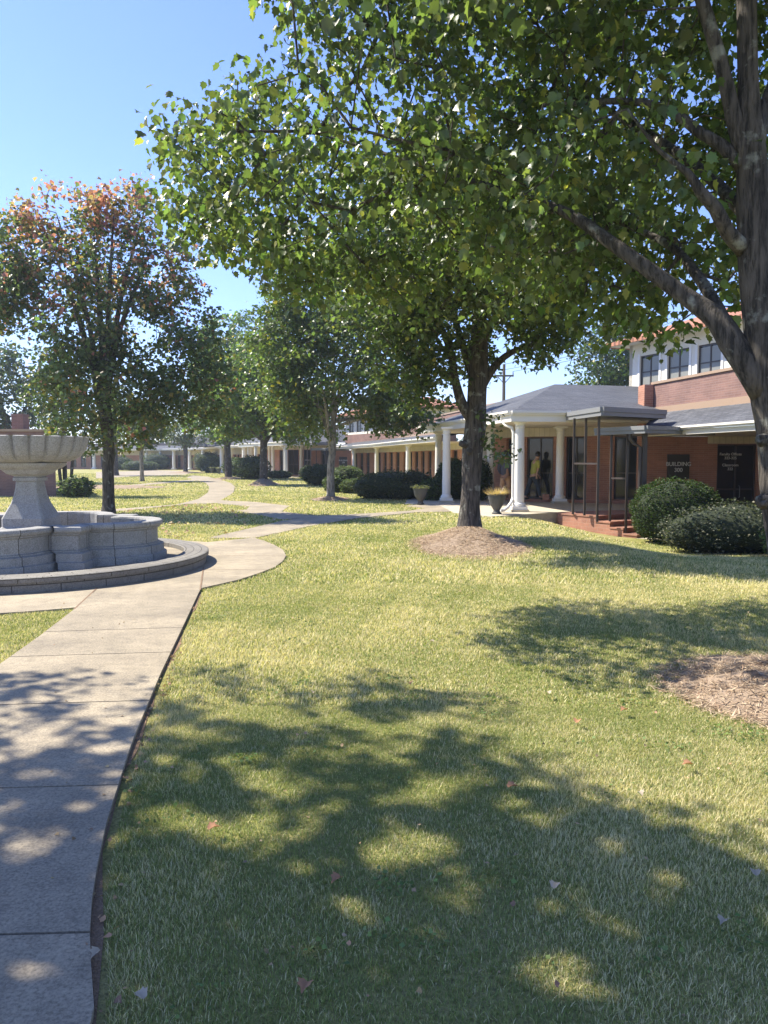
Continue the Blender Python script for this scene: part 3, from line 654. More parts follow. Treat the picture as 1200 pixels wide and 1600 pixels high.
# foliage hanging out of the frame above the viewer, casting the dappled shade on the near lawn
shade = [(0, 1050), (90, 1062), (230, 1052), (300, 1045), (420, 1040), (480, 1060), (560, 1040), (700, 1040), (760, 1070), (800, 1110), (760, 1140), (820, 1150), (880, 1180), (950, 1205), (930, 1260), (1000, 1290), (1080, 1270), (1180, 1300), (1215, 1330), (1215, 1700), (-30, 1700), (-30, 1050)]
def shadow_px(p): g = (p[0]-sx/sz*p[2], p[1]-sy/sz*p[2], 0.0); return proj(g)
def c1ok(p):
    x, y, d = proj(p)
    if 720 < x < 1140 and 60 < y < 470 and rng.uniform() < 0.34: return False
    if y > -60 and d > 0.3: return True
    x, y, d = shadow_px(p)
    if d < 1 or x < -60 or x > 1260 or y < 860: return True
    if any(((x-h[0])/(h[2]+30))**2+((y-h[1])/(h[3]+12))**2 < 1 for h in holes): return False
    return inpoly(np.array([x]), np.array([y]), shade)[0] or (x > 830 and y < 1150)
C1 = np.array([p for p in C1 if c1ok(p)])
sh = []; rr = random.Random(5)
while len(sh) < 640:
    px, py = rr.uniform(-30, 1215), 1035+(rr.uniform(0, 1)**0.75)*660
    if not inpoly(np.array([px]), np.array([py]), shade)[0]: continue
    if rr.random() > min(1, (1300/py)**2): continue
    g = gp(px, py); z = rr.uniform(5.2, 8.6); p = np.array([g[0]+sx/sz*z, g[1]+sy/sz*z, z]); x, y, d = proj(p)
    if d > 0.3 and y > -60 and -60 < x: continue
    sh.append(p)
sh = np.array(sh); toT1 = np.hypot(sh[:, 0]-2.7, sh[:, 1]-5.5) < 4.4
tree("maple_tree", "big grey-barked maple at the right edge, nearest to the viewer, its limbs overhead", T1, tr1, li1, np.vstack([C1, sh[toT1]]), np.r_[np.full(len(C1), 0.30), np.full(int(toT1.sum()), 0.22)], 50, 0.086, 'maple',
     green((0.110, 0.155, 0.050), 0.5, 0.05, (0.30, 0.31, 0.08)), M['bark'], seg=20, droop=0.9, prune=prune_gaps,
     knots=[(*PP(1189, 686, 5.38, 0)[:3], 0.028, -0.6, -0.8), (*PP(1193, 782, 5.33, 0)[:3], 0.034, -0.45, -0.85)], jit=0.035)
T0 = (-6.7, 3.6)
tr0 = [(T0[0], T0[1], -0.05, 0.36), (T0[0], T0[1], 0.2, 0.27), (T0[0], T0[1], 1.5, 0.22), (T0[0]+0.1, T0[1], 3.0, 0.19), (T0[0]+0.1, T0[1]+0.1, 4.5, 0.15), (T0[0]+0.3, T0[1]+0.3, 6.5, 0.09), (T0[0]+0.3, T0[1]+0.3, 8.6, 0.03)]
li0 = [[(T0[0]+0.1, T0[1], 3.2, 0.1), (T0[0]+1.2, T0[1]+0.3, 4.3, 0.07), (T0[0]+2.6, T0[1]+0.6, 5.6, 0.04)], [(T0[0]+0.1, T0[1], 3.8, 0.09), (T0[0]-0.6, T0[1]+1.2, 5.2, 0.05), (T0[0]-1.2, T0[1]+2.2, 6.6, 0.02)], [(T0[0]+0.1, T0[1], 3.4, 0.09), (T0[0]-0.2, T0[1]-1.2, 4.8, 0.05), (T0[0]-0.4, T0[1]-2.2, 6.2, 0.02)]]
tree("maple_tree", "green maple just left of the viewer, shading the near path and lawn", T0, tr0, li0, sh[~toT1], 0.22, 34, 0.10, 'mid', green((0.06, 0.105, 0.02), 0.3), M['bark'], prune=prune_gaps)

# ---- forked tree in the middle of the lawn
x2, y2 = T2
tr2 = [(x2, y2, -0.02, 0.33), (x2, y2, 0.25, 0.26), (x2+0.01, y2, 0.6, 0.215), (x2+0.05, y2, 1.2, 0.20), (x2+0.07, y2, 1.9, 0.222), (x2+0.11, y2, 2.3, 0.222), (x2+0.13, y2, 2.7, 0.20), (x2+0.17, y2, 3.7, 0.20), (x2+0.2, y2, 4.8, 0.14), (x2+0.25, y2, 6.2, 0.06), (x2+0.3, y2, 7.3, 0.02)]
li2 = [[(x2+0.02, y2, 2.5, 0.13), (x2-0.18, y2-0.05, 2.8, 0.11), (x2-0.33, y2-0.1, 3.3, 0.09), (x2-0.45, y2-0.2, 3.9, 0.075), (x2-0.8, y2-0.3, 4.6, 0.05), (x2-1.5, y2-0.5, 5.4, 0.02)],
       [(x2-0.33, y2-0.1, 3.3, 0.05), (x2-0.9, y2, 3.65, 0.04), (x2-1.6, y2+0.1, 4.0, 0.02)],
       [(x2+0.2, y2, 3.1, 0.11), (x2+0.5, y2, 3.55, 0.085), (x2+0.85, y2+0.05, 3.85, 0.065), (x2+1.4, y2+0.1, 4.05, 0.045), (x2+2.0, y2+0.1, 4.2, 0.02)],
       [(x2+0.17, y2, 3.0, 0.1), (x2-0.1, y2+0.2, 3.9, 0.08), (x2-0.4, y2+0.5, 5.0, 0.05), (x2-0.8, y2+0.7, 6.0, 0.02)],
       [(x2+0.17, y2, 3.9, 0.1), (x2+0.6, y2-0.3, 4.8, 0.07), (x2+1.0, y2-0.6, 5.8, 0.03)]]
E2 = [(2.0, 16.2, 5.3, 2.2, 2.2, 2.3), (2.3, 13.9, 5.6, 1.9, 1.3, 1.5), (0.5, 14.2, 5.4, 1.4, 1.2, 1.4), (-0.4, 13.4, 5.7, 1.3, 1.0, 1.2), (1.2, 12.8, 5.9, 1.3, 0.9, 1.0), (3.2, 12.6, 6.0, 1.2, 1.0, 0.9), (0.5, 15.9, 3.9, 1.0, 1.0, 1.0), (-0.1, 16.3, 5.2, 1.3, 1.3, 1.2), (3.45, 16.3, 4.3, 0.95, 1.0, 0.9), (2.9, 15.2, 4.6, 0.9, 0.9, 1.0), (0.9, 16.4, 3.0, 0.7, 0.6, 0.6)]
def keep2(p):
    x, y, d = proj(p)
    if y > 655 - (60 if x > 690 else 0): return False
    if p[1] < 15 and y > 520: return False
    if x > 765 and y > 505 + max(0, 60-abs(x-850))*1.2: return False
    return True
C2 = ell(1050, E2, 0.3, keep2); C2 = np.vstack([C2, np.array([[x2-0.55, y2-0.3, 2.75], [x2+0.35, y2-0.25, 2.45], [x2+0.5, y2-0.3, 1.75], [x2+0.4, y2-0.3, 2.1], [x2+0.75, y2-0.3, 1.7]])])
tree("maple_tree", "dark forked maple in the middle of the lawn before the portico", T2, tr2, li2, C2, 0.30, 38, 0.11, 'mid', green((0.090, 0.130, 0.048), 0.45, 0.03, (0.28, 0.27, 0.07)), M['bark'],
     knots=[(x2-0.17, y2-0.12, 1.95, 0.055, -0.9, -0.3), (x2-0.02, y2-0.2, 1.8, 0.05, -0.1, -1)], jit=0.04)

def simple_tree(name, label, base, H, tr, E, nC, spray, per, size, colf, bark, group=None, kind='mid', shell=0.3, fork=0.35, keep=None, stems=1):
    x, y = base; z0 = hgt(x, y); cz = np.mean([e[2] for e in E]); mx = np.mean([e[0] for e in E]); my = np.mean([e[1] for e in E])
    top = max(e[2]+e[5]*0.75 for e in E)*(0.84 if len(E) > 6 else 0.97); f = H*fork
    trunk = [(x, y, z0-0.05, tr*1.5), (x, y, z0+0.25, tr*1.1), (x, y, z0+f*0.6, tr*0.95), (x+0.03*H*rng.normal(0, 0.3), y, z0+f, tr*0.9), (x*0.7+mx*0.3, y*0.7+my*0.3, cz, tr*0.38), (x*0.5+mx*0.5, y*0.5+my*0.5, top, tr*0.12)]
    limbs = []
    for k in range(6):
        a = k*2.4+x; e = E[k % len(E)]; ex, ey, ez = e[0]+math.cos(a)*e[3]*0.6, e[1]+math.sin(a)*e[4]*0.6, e[2]+e[5]*0.35*math.sin(k*1.7)
        zs = z0+f*(0.85+0.12*k); limbs.append([(x, y, zs, tr*0.55), (x+(ex-x)*0.3, y+(ey-y)*0.3, zs+(ez-zs)*0.45, tr*0.42), (x+(ex-x)*0.65, y+(ey-y)*0.65, zs+(ez-zs)*0.75, tr*0.28), (ex, ey, ez, tr*0.08)])
    for k in range(1, stems):
        a = k*2.1; limbs.append([(x+0.1*math.cos(a), y+0.1*math.sin(a), z0-0.02, tr*1.0), (x+0.28*math.cos(a), y+0.28*math.sin(a), z0+1.0, tr*0.9), (x+0.5*math.cos(a), y+0.5*math.sin(a), cz, tr*0.5)])
    return tree(name, label, base, trunk, limbs, ell(nC, E, shell, keep), spray, per, size, kind, colf, bark, group, tipr=0.008, seg=12)

x3, y3 = T3
simple_tree("maple_tree", "pale slender-trunked maple between the lawn path and the long hedge", T3, 8, 0.15, [(x3+0.6, y3, 5.3, 3.2, 2.8, 2.9), (x3+0.0, y3, 8.2, 3.0, 2.2, 1.9), (x3-1.6, y3, 6.4, 1.8, 1.8, 1.6), (x3+2.6, y3, 3.9, 1.5, 1.5, 1.2), (x3+2.7, y3, 3.35, 1.5, 0.9, 0.75), (x3-1.6, y3, 4.2, 1.5, 1.5, 1.5)], 760, 0.44, 38, 0.17,
            green((0.105, 0.150, 0.045), 0.4, 0.05), M['bark_pale'], fork=0.29, keep=lambda p: (lambda q: q[1] < (705 if abs(q[0]-600) > 90 or q[0] < 560 else 688) and not (545 < q[0] < 575 and 640 < q[1]))(proj(p)))
x4, y4 = T4
simple_tree("maple_tree", "mid-sized maple on a mulch mound before the farther red steps", T4, 9, 0.24, [(x4, y4, 6.2, 3.0, 3, 3.2), (x4+2.2, y4, 4.4, 2, 1.8, 1.9), (x4-1.8, y4, 4.4, 1.6, 1.8, 1.6)], 420, 0.5, 36, 0.24, green((0.115, 0.175, 0.045), 0.4, 0.06), M['bark'], fork=0.28)
x5, y5 = T5
simple_tree("maple_tree", "tall twin-stemmed green tree beside the winding path, far lawn", T5, 13, 0.26, [(x5+0.3, y5, 8.3, 3.1, 3, 5.2), (x5+1.6, y5, 5.5, 2.6, 2.6, 2.4), (x5-1.2, y5, 4.6, 2.0, 2.0, 1.8)], 520, 0.6, 34, 0.30, green((0.105, 0.17, 0.045), 0.4, 0.04), M['bark'], fork=0.22, stems=2)
# ---- red-tinged maple behind the fountain
x6, y6 = T6
def redf(C, n):
    c = green((0.100, 0.140, 0.060), 0.45, 0.04, (0.3, 0.27, 0.1))(C, n)
    zz = C[:, 2]; pn = 0.5+0.5*np.sin(C[:, 0]*3.1+C[:, 2]*2.3)*np.cos(C[:, 1]*2.7-C[:, 2]*1.9)
    pr = np.clip((zz-4.6)/4.5, 0, 1)*0.95*pn**1.2+np.clip((zz-7.9)/2.2, 0, 1)*0.55+0.05*pn; m_ = rng.uniform(size=n) < pr
    rc = np.where(rng.uniform(size=(n, 1)) < 0.55, np.array([[0.46, 0.19, 0.19]]), np.array([[0.40, 0.28, 0.16]]))*rng.uniform(0.6, 1.2, (n, 1)); c[m_] = rc[m_]
    m2 = (rng.uniform(size=n) < 0.22*pn) & (zz < 4); c[m2] = np.array([0.20, 0.16, 0.04])*rng.uniform(0.7, 1.1, (m2.sum(), 1)); return c
def keep6(p):
    x, y, d = proj(p); zz = p[2]
    g = math.sin(p[0]*2.1+zz*1.3)*math.cos(zz*1.7-p[1]*1.5)
    return (y < 702) and (g > -0.62 or zz < 4.0) and not (x < 62 and y > 520)
simple_tree("red_maple_tree", "maple with red-tinted upper leaves behind the granite fountain", T6, 9, 0.17, [(x6-0.2, y6, 6.0, 1.9, 1.9, 2.7), (x6-2.2, y6, 7.7, 0.9, 1.1, 1.3), (x6-0.8, y6, 8.8, 0.9, 0.8, 1.0), (x6+0.2, y6, 8.8, 0.8, 0.8, 0.8), (x6+1.1, y6, 8.8, 0.6, 0.7, 0.8), (x6+1.9, y6, 6.9, 1.0, 1.2, 1.5), (x6+2.6, y6, 5.0, 0.9, 1.2, 1.0), 
             (x6-2.9, y6, 5.6, 1.0, 1.2, 1.0), (x6-1.9, y6, 4.6, 1.1, 1.2, 0.9), (x6-0.2, y6, 3.4, 2.5, 2.0, 1.6), (x6+2.2, y6, 3.6, 1.5, 1.4, 1.3), (x6-2.4, y6, 6.3, 1.0, 1.1, 1.2), (x6-3.2, y6, 7.2, 0.6, 0.8, 0.7)],
            740, 0.36, 38, 0.135, redf, M['bark'], fork=0.25, shell=0.1, keep=keep6)
far = "trees on the far lawn"
for (px, Yd, H, E, lab, c) in [
    (222, 55, 4.8, [(0.2, 0, 3.9, 1.7, 1.6, 1.5)], "small pale-stemmed young tree on the far left lawn", (0.07, 0.10, 0.03)),
    (290, 88, 6.5, [(0, 0, 4.8, 2.7, 2.5, 1.9)], "young tree standing in front of the far colonnade", (0.07, 0.10, 0.035)),
    (181, 73, 8, [(0, 0, 6, 2.8, 2.8, 2.8)], "bushy young tree at the left end of the far colonnade", (0.06, 0.085, 0.025))]:
    bx, by = at(px, Yd)
    simple_tree("lawn_tree", lab, (bx, by), H, 0.14 if Yd < 60 else 0.24, [(bx+e[0], by+e[1], *e[2:]) for e in E], 120, 0.6, 22, 0.26, green(c, 0.3, 0.05), M['bark_pale'] if Yd < 60 else M['bark'], far, fork=0.4)
for (px, Yd, E, lab, c, nC) in [
    (940, 58, [(0.3, 0, 8.6, 2.6, 3, 3.6), (-1.7, 0, 5.6, 1.6, 2, 1.9), (2.6, 0, 7, 2.4, 3, 3.5)], "large leafy tree rising behind the shingled portico roof", (0.055, 0.09, 0.025), 420),
    (18, 52, [(0, 0, 6, 3.2, 3, 3.4), (-4, 0, 5, 3, 3, 3)], "bluish green tree behind the low brick building", (0.05, 0.075, 0.03), 300),
    (-90, 70, [(0, 0, 7, 5, 4, 4)], "broad tree farther behind the low brick building", (0.05, 0.075, 0.03), 200)]:
    bx, by = at(px, Yd)
    simple_tree("background_tree", lab, (bx, by), 10, 0.3, [(bx+e[0], by+e[1], *e[2:]) for e in E], nC, 0.75, 26, 0.27, green(c, 0.3, 0.02), M['bark'], fork=0.3)
bx, by = at(103, 33.5)
simple_tree("crape_myrtle", "multi-stemmed crape myrtle beside the low brick building", (bx, by), 5, 0.075, [(bx, by, 4.4, 1.5, 1.3, 1.4)], 110, 0.45, 24, 0.14, green((0.05, 0.08, 0.025), 0.3), M['bark'], fork=0.5, stems=6)
# far wood closing the view
nW = 4200; a = rng.uniform(-0.95, 0.95, nW); rW = rng.uniform(165, 185, nW); zW = rng.uniform(0, 1, nW)*(4.5+1.6*np.sin(a*23)+1.2*np.sin(a*61))
V, F, c = make_leaves(np.repeat(np.stack([np.sin(a)*rW, np.cos(a)*rW, zW], 1), 8, 0)+rng.normal(0, 0.8, (nW*8, 3)), 1.0, 'simple', green((0.045, 0.07, 0.03), 0.3, 0.0))
tag(np_mesh("distant_woods", V, F, M['leaf'], col=c), "distant green woods beyond the buildings", kind='stuff')

# ------------------------------------------------------------------ shrubs
def shrub(name, label, c, r, n, size, base_col, group=None, yellow=0.0, ycol=(0.3, 0.3, 0.15), kind='simple', shag=0.06, sq=1.0, blobs=None, cat='shrub', litfn=None):
    x, y, zb = c; rx, ry, rz = r; me_v, me_f, me_c = [], [], []
    Bs = blobs or [(0, 0, 0, 1, 1, 1)]
    nu, nv = 20, 12; mi = []
    off = 0
    for b in Bs:
        bx, by, bz, sx_, sy_, sz_ = b; V = []
        for j_ in range(nv+1):
            ph = math.pi*j_/nv
            for i_ in range(nu):
                th = 2*math.pi*i_/nu; s3 = math.sin(ph)**sq
                wob = 1+0.05*math.sin(3*th+ph*2+x)+0.04*math.sin(5*th-ph*3+y)
                V.append((x+bx*rx+0.90*rx*sx_*s3*math.cos(th)*wob, y+by*ry+0.90*ry*sy_*s3*math.sin(th)*wob, max(zb-0.05, zb+bz*2*rz+rz*sz_+0.90*rz*sz_*math.cos(ph)*wob)))
        F = []
        for j_ in range(nv):
            for i_ in range(nu):
                p = j_*nu+i_; q = j_*nu+(i_+1) % nu; F += [(p, q+nu, q), (p, p+nu, q+nu)]
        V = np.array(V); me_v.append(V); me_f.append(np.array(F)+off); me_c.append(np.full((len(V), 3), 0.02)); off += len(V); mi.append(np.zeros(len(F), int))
        m_ = int(n*sx_*sz_/sum(q[3]*q[5] for q in Bs)); d = rng.normal(size=(m_, 3)); d /= np.linalg.norm(d, axis=1)[:, None]
        k = np.sqrt(d[:, 0]**2+d[:, 1]**2)+1e-6; k2 = k**sq/k
        rr_ = 1+rng.normal(0, shag, m_); wb = 1+0.05*np.sin(3*np.arctan2(d[:, 1], d[:, 0])+x)+0.03*np.sin(d[:, 2]*9+d[:, 0]*7)
        P = np.stack([x+bx*rx+rx*sx_*d[:, 0]*k2*rr_*wb, y+by*ry+ry*sy_*d[:, 1]*k2*rr_*wb, zb+bz*2*rz+rz*sz_+rz*sz_*d[:, 2]*rr_*wb], 1)
        P = P[P[:, 2] > zb-0.02]; dd = np.random.default_rng(3).normal(size=(len(P), 3))
        V, F, cc = make_leaves(P, size, kind, green(base_col, 0.4, yellow, ycol), droop=-0.1, flat=0.1)
        me_v.append(V); me_f.append(F+off); me_c.append(cc); off += len(V); mi.append(np.ones(len(F), int))
    o = np_mesh(name, np.concatenate(me_v), np.concatenate(me_f), [M['gap_shade'], M['shrub']], col=np.concatenate(me_c))
    o.data.polygons.foreach_set('material_index', np.concatenate(mi).astype(np.int32)); tag(o, label, cat, group); return o
def sh_at(px, Yd, z=None): q = at(px, Yd); return (q[0], q[1], hgt(*q) if z is None else z)
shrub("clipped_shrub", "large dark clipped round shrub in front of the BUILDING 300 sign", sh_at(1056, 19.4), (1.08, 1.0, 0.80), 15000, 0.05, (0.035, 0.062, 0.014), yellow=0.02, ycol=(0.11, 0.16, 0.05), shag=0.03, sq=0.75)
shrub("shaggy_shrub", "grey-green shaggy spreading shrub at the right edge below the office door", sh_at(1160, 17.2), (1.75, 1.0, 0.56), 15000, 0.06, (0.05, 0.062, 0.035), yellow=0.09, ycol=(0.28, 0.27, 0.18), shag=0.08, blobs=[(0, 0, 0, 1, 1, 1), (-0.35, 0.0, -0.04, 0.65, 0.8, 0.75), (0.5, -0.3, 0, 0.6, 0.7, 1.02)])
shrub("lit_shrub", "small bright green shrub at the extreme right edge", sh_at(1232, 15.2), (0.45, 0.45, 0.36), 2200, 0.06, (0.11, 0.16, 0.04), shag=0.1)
hg = "shrubs along the arcade"
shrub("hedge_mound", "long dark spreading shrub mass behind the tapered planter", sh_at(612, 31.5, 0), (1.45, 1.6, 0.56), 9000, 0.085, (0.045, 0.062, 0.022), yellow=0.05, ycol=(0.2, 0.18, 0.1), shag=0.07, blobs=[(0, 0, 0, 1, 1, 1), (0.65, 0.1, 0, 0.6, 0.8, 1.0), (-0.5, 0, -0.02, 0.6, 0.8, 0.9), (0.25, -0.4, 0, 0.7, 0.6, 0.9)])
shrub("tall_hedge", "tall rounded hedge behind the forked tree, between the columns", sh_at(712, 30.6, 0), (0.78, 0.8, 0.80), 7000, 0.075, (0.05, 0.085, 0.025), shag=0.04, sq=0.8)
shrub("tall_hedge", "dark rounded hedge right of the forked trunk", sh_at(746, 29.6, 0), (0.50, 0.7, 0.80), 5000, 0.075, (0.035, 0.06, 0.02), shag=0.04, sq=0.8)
shrub("low_hedge", "low green hedge behind the second planter beside a white column", sh_at(680, 29.9, 0), (0.62, 0.7, 0.42), 3500, 0.075, (0.06, 0.10, 0.03), shag=0.05, sq=0.7)
shrub("clipped_shrub", "light green flat-topped clipped shrub right of the pale trunk", sh_at(543, 38, 0), (0.85, 0.9, 0.62), 4500, 0.09, (0.10, 0.135, 0.045), hg, shag=0.04, sq=0.7)
shrub("clipped_shrub", "low light green clipped shrub below the flat-topped one", sh_at(562, 36, 0), (0.85, 0.7, 0.34), 3500, 0.09, (0.10, 0.135, 0.045), hg, shag=0.04, sq=0.7)
shrub("clipped_shrub", "small light green shrub half behind the pale trunk", sh_at(520, 37, 0), (0.42, 0.5, 0.40), 2000, 0.09, (0.09, 0.125, 0.04), hg, shag=0.04, sq=0.7)
shrub("spreading_shrub", "dark low shrub left of the pale trunk below the distant sign", sh_at(498, 47, 0), (0.95, 1.2, 0.62), 3000, 0.12, (0.04, 0.062, 0.025), hg, shag=0.07)
shrub("ball_shrub", "round dark shrub ball beside the farther red steps", sh_at(480, 55, 0.1), (0.55, 0.6, 0.5), 1500, 0.12, (0.05, 0.07, 0.03), hg, shag=0.05)
fg = "clipped shrubs before the far colonnade"
for px, Yd, rx, rz, lab in [(332, 88, 1.5, 0.95, "round clipped shrub second from left before the far columns"), (324, 100, 1.8, 1.25, "taller dark clipped shrub at the far corner column"), (368, 74, 1.15, 0.85, "low domed shrub right of the twin-stemmed tree"), (382, 68, 1.5, 0.8, "leftmost of two big domed shrubs before the second portico"),
                            (395, 60, 1.3, 0.9, "large domed shrub beside the second portico's corner"), (245, 112, 2.0, 1.15, "round clipped shrub behind the leftmost far column"), (215, 104, 1.9, 0.65, "low spreading shrub near the small far bench"), (190, 106, 1.6, 0.9, "dark far shrub left of the low spreading one"), (232, 106, 1.3, 0.6, "small low shrub between far planter and lawn"),
                            (437, 63, 0.95, 0.3, "very low green shrub on the second portico's edge")]:
    shrub("domed_shrub", lab, sh_at(px, Yd, 0), (rx, rx, rz), 1800, 0.16, (0.07, 0.10, 0.035), fg, shag=0.04, sq=0.75)
q = at(120, 32.5)
shrub("leafy_shrub", "loose leafy green shrub at the foot of the crape myrtle", (q[0], q[1], 0), (0.6, 0.5, 0.40), 1200, 0.13, (0.09, 0.13, 0.04), shag=0.18, kind='mid')

# ------------------------------------------------------------------ buildings
O1 = Vector((4.1, 23.3))
def TF(ox, oy, deg):
    c, s = math.cos(R(deg)), math.sin(R(deg))
    return lambda x, y: (ox+(x-O1.x)*c-(y-O1.y)*s, oy+(x-O1.x)*s+(y-O1.y)*c)
I_ = TF(O1.x, O1.y, 0)
def wall(mb, p, q, z0, z1, th, opens):
    """brick wall on the line p->q, thickness to the left (inside); opens list (s0, s1, z0, z1)"""
    P_ = Vector(p); Q_ = Vector(q); L = (Q_-P_).length; d = (Q_-P_)/L; pt = lambda s_: tuple(P_+d*s_)
    s_ = 0
    for (a, b, za, zb) in sorted(opens):
        if a > s_+1e-4: mb.wallseg(pt(s_), pt(a), z0, z1, 0, th)
        if za > z0+0.01: mb.wallseg(pt(a), pt(b), z0, za, 0, th)
        if zb < z1-0.01: mb.wallseg(pt(a), pt(b), zb, z1, 0, th)
        s_ = b
    if s_ < L-1e-4: mb.wallseg(pt(s_), q, z0, z1, 0, th)
def window(T, root, p, q, s0, s1, z0, z1, rec=0.10, nv=1, nh=1, frame='bronze', pane='glass', name='window', blind=False):
    P_ = Vector(p); Q_ = Vector(q); d = (Q_-P_).normalized(); nn = Vector((-d.y, d.x)); A = P_+d*s0+nn*rec; B = P_+d*s1+nn*rec; w_ = (B-A).length
    f = MB(T); t = 0.055
    pt = lambda s_: tuple(A+d*s_)
    f.wallseg(pt(0), pt(t), z0, z1, 0, 0.06); f.wallseg(pt(w_-t), pt(w_), z0, z1, 0, 0.06)
    f.wallseg(pt(t), pt(w_-t), z0, z0+t, 0, 0.06); f.wallseg(pt(t), pt(w_-t), z1-t, z1, 0, 0.06)
    for k in range(1, nv+1): c = w_*k/(nv+1); f.wallseg(pt(c-0.025), pt(c+0.025), z0+t, z1-t, 0.004, 0.05)
    for k in range(1, nh+1):
        zz = z0+(z1-z0)*(k/(nh+1) if nh > 1 or blind else 0.42)
        for a, b in ([(t, w_/2-0.025), (w_/2+0.025, w_-t)] if nv == 1 else [(t, w_-t)]): f.wallseg(pt(a), pt(b), zz-0.025, zz+0.025, 0.006, 0.048)
    fo = f.build(name, M[frame], root)
    g = MB(T); g.wallseg(pt(t*0.5), pt(w_-t*0.5), z0+t*0.5, z1-t*0.5, 0.052, 0.065); g.build("pane", M[pane], fo)
    if blind:
        g = MB(T); g.wallseg(pt(t), pt(w_-t), z0+0.1, z1-0.1, 0.036, 0.040); g.build("blind", M['blind'], fo)
    return fo
def column(T, root, x, y, z0, z1, r=0.155):
    c = MB(T); c.T = None
    cx, cy = T(x, y) if T else (x, y)
    h = z1-z0; pr = [(r*1.28, z0+0.16), (r*1.36, z0+0.20), (r*1.30, z0+0.24), (r*1.08, z0+0.27)]+[(r*(1.0-0.13*(k/6)**1.6), z0+0.30+(h-0.30-0.24)*k/6) for k in range(7)]
    pr += [(r*0.98, z1-0.215), (r*0.98, z1-0.19), (r*0.90, z1-0.18), (r*0.92, z1-0.12), (r*1.18, z1-0.085), (r*1.24, z1-0.06)]
    c.lathe((cx, cy), pr, 28)
    c.box(cx-r*1.45, cy-r*1.45, z0+0.07, cx+r*1.45, cy+r*1.45, z0+0.16); c.box(cx-r*1.36, cy-r*1.36, z1-0.06, cx+r*1.36, cy+r*1.36, z1)
    o = c.build("column", M['white'], root)
    b = MB(); b.box(cx-r*1.7, cy-r*1.7, z0-0.02, cx+r*1.7, cy+r*1.7, z0+0.068); b.build("plinth", M['slab'], o); return o
def gutter(mb, pts, z, T=None, out=-1, h=0.12, w_=0.12):
    for a, b in zip(pts[:-1], pts[1:]):
        mb.wallseg(a, b, z-h, z-h*0.55, out*0.003, out*w_*0.6); mb.wallseg(a, b, z-h*0.55, z, out*0.003, out*w_)

def portico(T, root, detail=True):
    s = MB(T); s.prism(SLAB, -0.55, 0.035); s.build("porch_floor", M['slab'], root)
    s = MB(T); s.prism([(9.3, 26.95), (4.95, 28.85), (4.15, 31.0), (4.2, 38.5), (4.5, 38.5), (4.7, 31.4), (5.3, 29.3), (9.3, 27.5)], 0.0, 0.13); s.build("brick_threshold", M['brick_step'], root)
    w1 = ((4.55, 31.4), (5.2, 29.2)); w2 = ((5.2, 29.2), (9.3, 27.3)); w0 = ((4.6, 38.6), (4.55, 31.4))
    b = MB(T); L1 = math.dist(*w1); L2 = math.dist(*w2)
    o0 = [(0.8, 2.0, 0.4, 2.4), (3.2, 4.4, 0.4, 2.4), (5.4, 6.4, 0.4, 2.4)]; o1 = [(1.0, 1.75, 0.13, 2.42)]; o2 = [(0.22, 1.22, 0.13, 2.44), (1.70, 2.42, 0.13, 2.44), (3.42, 4.3, 0.16, 2.44)]
    wall(b, *w0, 0.0, 2.46, 0.25, o0); wall(b, *w1, 0.0, 2.46, 0.25, o1); wall(b, *w2, 0.0, 2.46, 0.25, o2)
    b.prism([(9.3, 27.3), (9.55, 27.3), (9.55, 25.6), (9.3, 25.6)], -0.45, 2.46); b.build("wall", M['brick'], root)
    fz = MB(T); [fz.wallseg(*w_, 2.463, 2.79, -0.03, 0.2) for w_ in (w0, w1, w2)]; fz.build("frieze", M['siding'], root)
    for s0, s1, a, c in o0: window(T, root, *w0, s0, s1, a, c)
    for s0, s1, a, c in o1: window(T, root, *w1, s0, s1, a, c)
    for k, (s0, s1, a, c) in enumerate(o2):
        window(T, root, *w2, s0, s1, a, c, name='door' if k == 0 else 'window', nh=1, nv=1)
    # eaves
    A, B, C, D, E_ = (1.55, 34.4), (3.78, 22.95), (7.75, 23.35), (9.8, 34), (4.0, 40)
    sf = MB(T); sf.prism([(1.62, 34.4), (3.84, 23.02), (7.7, 23.42), (9.7, 25.6), (9.7, 30), (5.8, 30.5), (4.8, 38)], 2.785, 2.82); sf.build("soffit", M['soffit'], root)
    f = MB(T)
    for a, c in ((A, B), (B, C)): f.wallseg(a, c, 2.74, 2.94, 0.0, 0.06)
    f.build("fascia", M['white'], root)
    g = MB(T); gutter(g, [A, B], 3.06, out=-1); gutter(g, [B, (5.55, 23.13)], 3.06, out=-1); g.build("gutter", M['white'], root)
    r_ = MB(T); P1, P2 = (7.1, 32.2, 4.72), (12.2, 33.5, 4.72); z = 3.03
    r_.face([(*A, z), (*B, z), P1]); r_.face([(*B, z), (C[0], C[1], z), (9.7, 24.6, z), P2, P1]); r_.face([(*A, z), P1, P2, (12.5, 42, z), (3.5, 42, z)][::1])
    r_.face([(9.7, 24.6, z), (13, 26, z), P2]); r_.build("roof", M['shingle'], root)
    for x, y in [(4.1, 23.3), (2.29, 28.2), (6.35, 27.75), (4.1, 29.7), (4.2, 32.2), (2.35, 33.2)]: column(T, root, x, y, 0.035, 2.785)
    if detail:
        d = MB(T); d.tube([(3.62, 23.75, 2.95), (3.62, 23.75, 2.78), (3.72, 23.6, 2.66), (3.88, 23.42, 2.58), (3.92, 23.36, 2.4), (3.92, 23.33, 0.45), (3.84, 23.2, 0.3), (3.72, 23.05, 0.18), (3.58, 22.92, 0.1), (3.45, 22.82, 0.1)], 0.048, 10)
        d.build("downspout", M['white'], root)

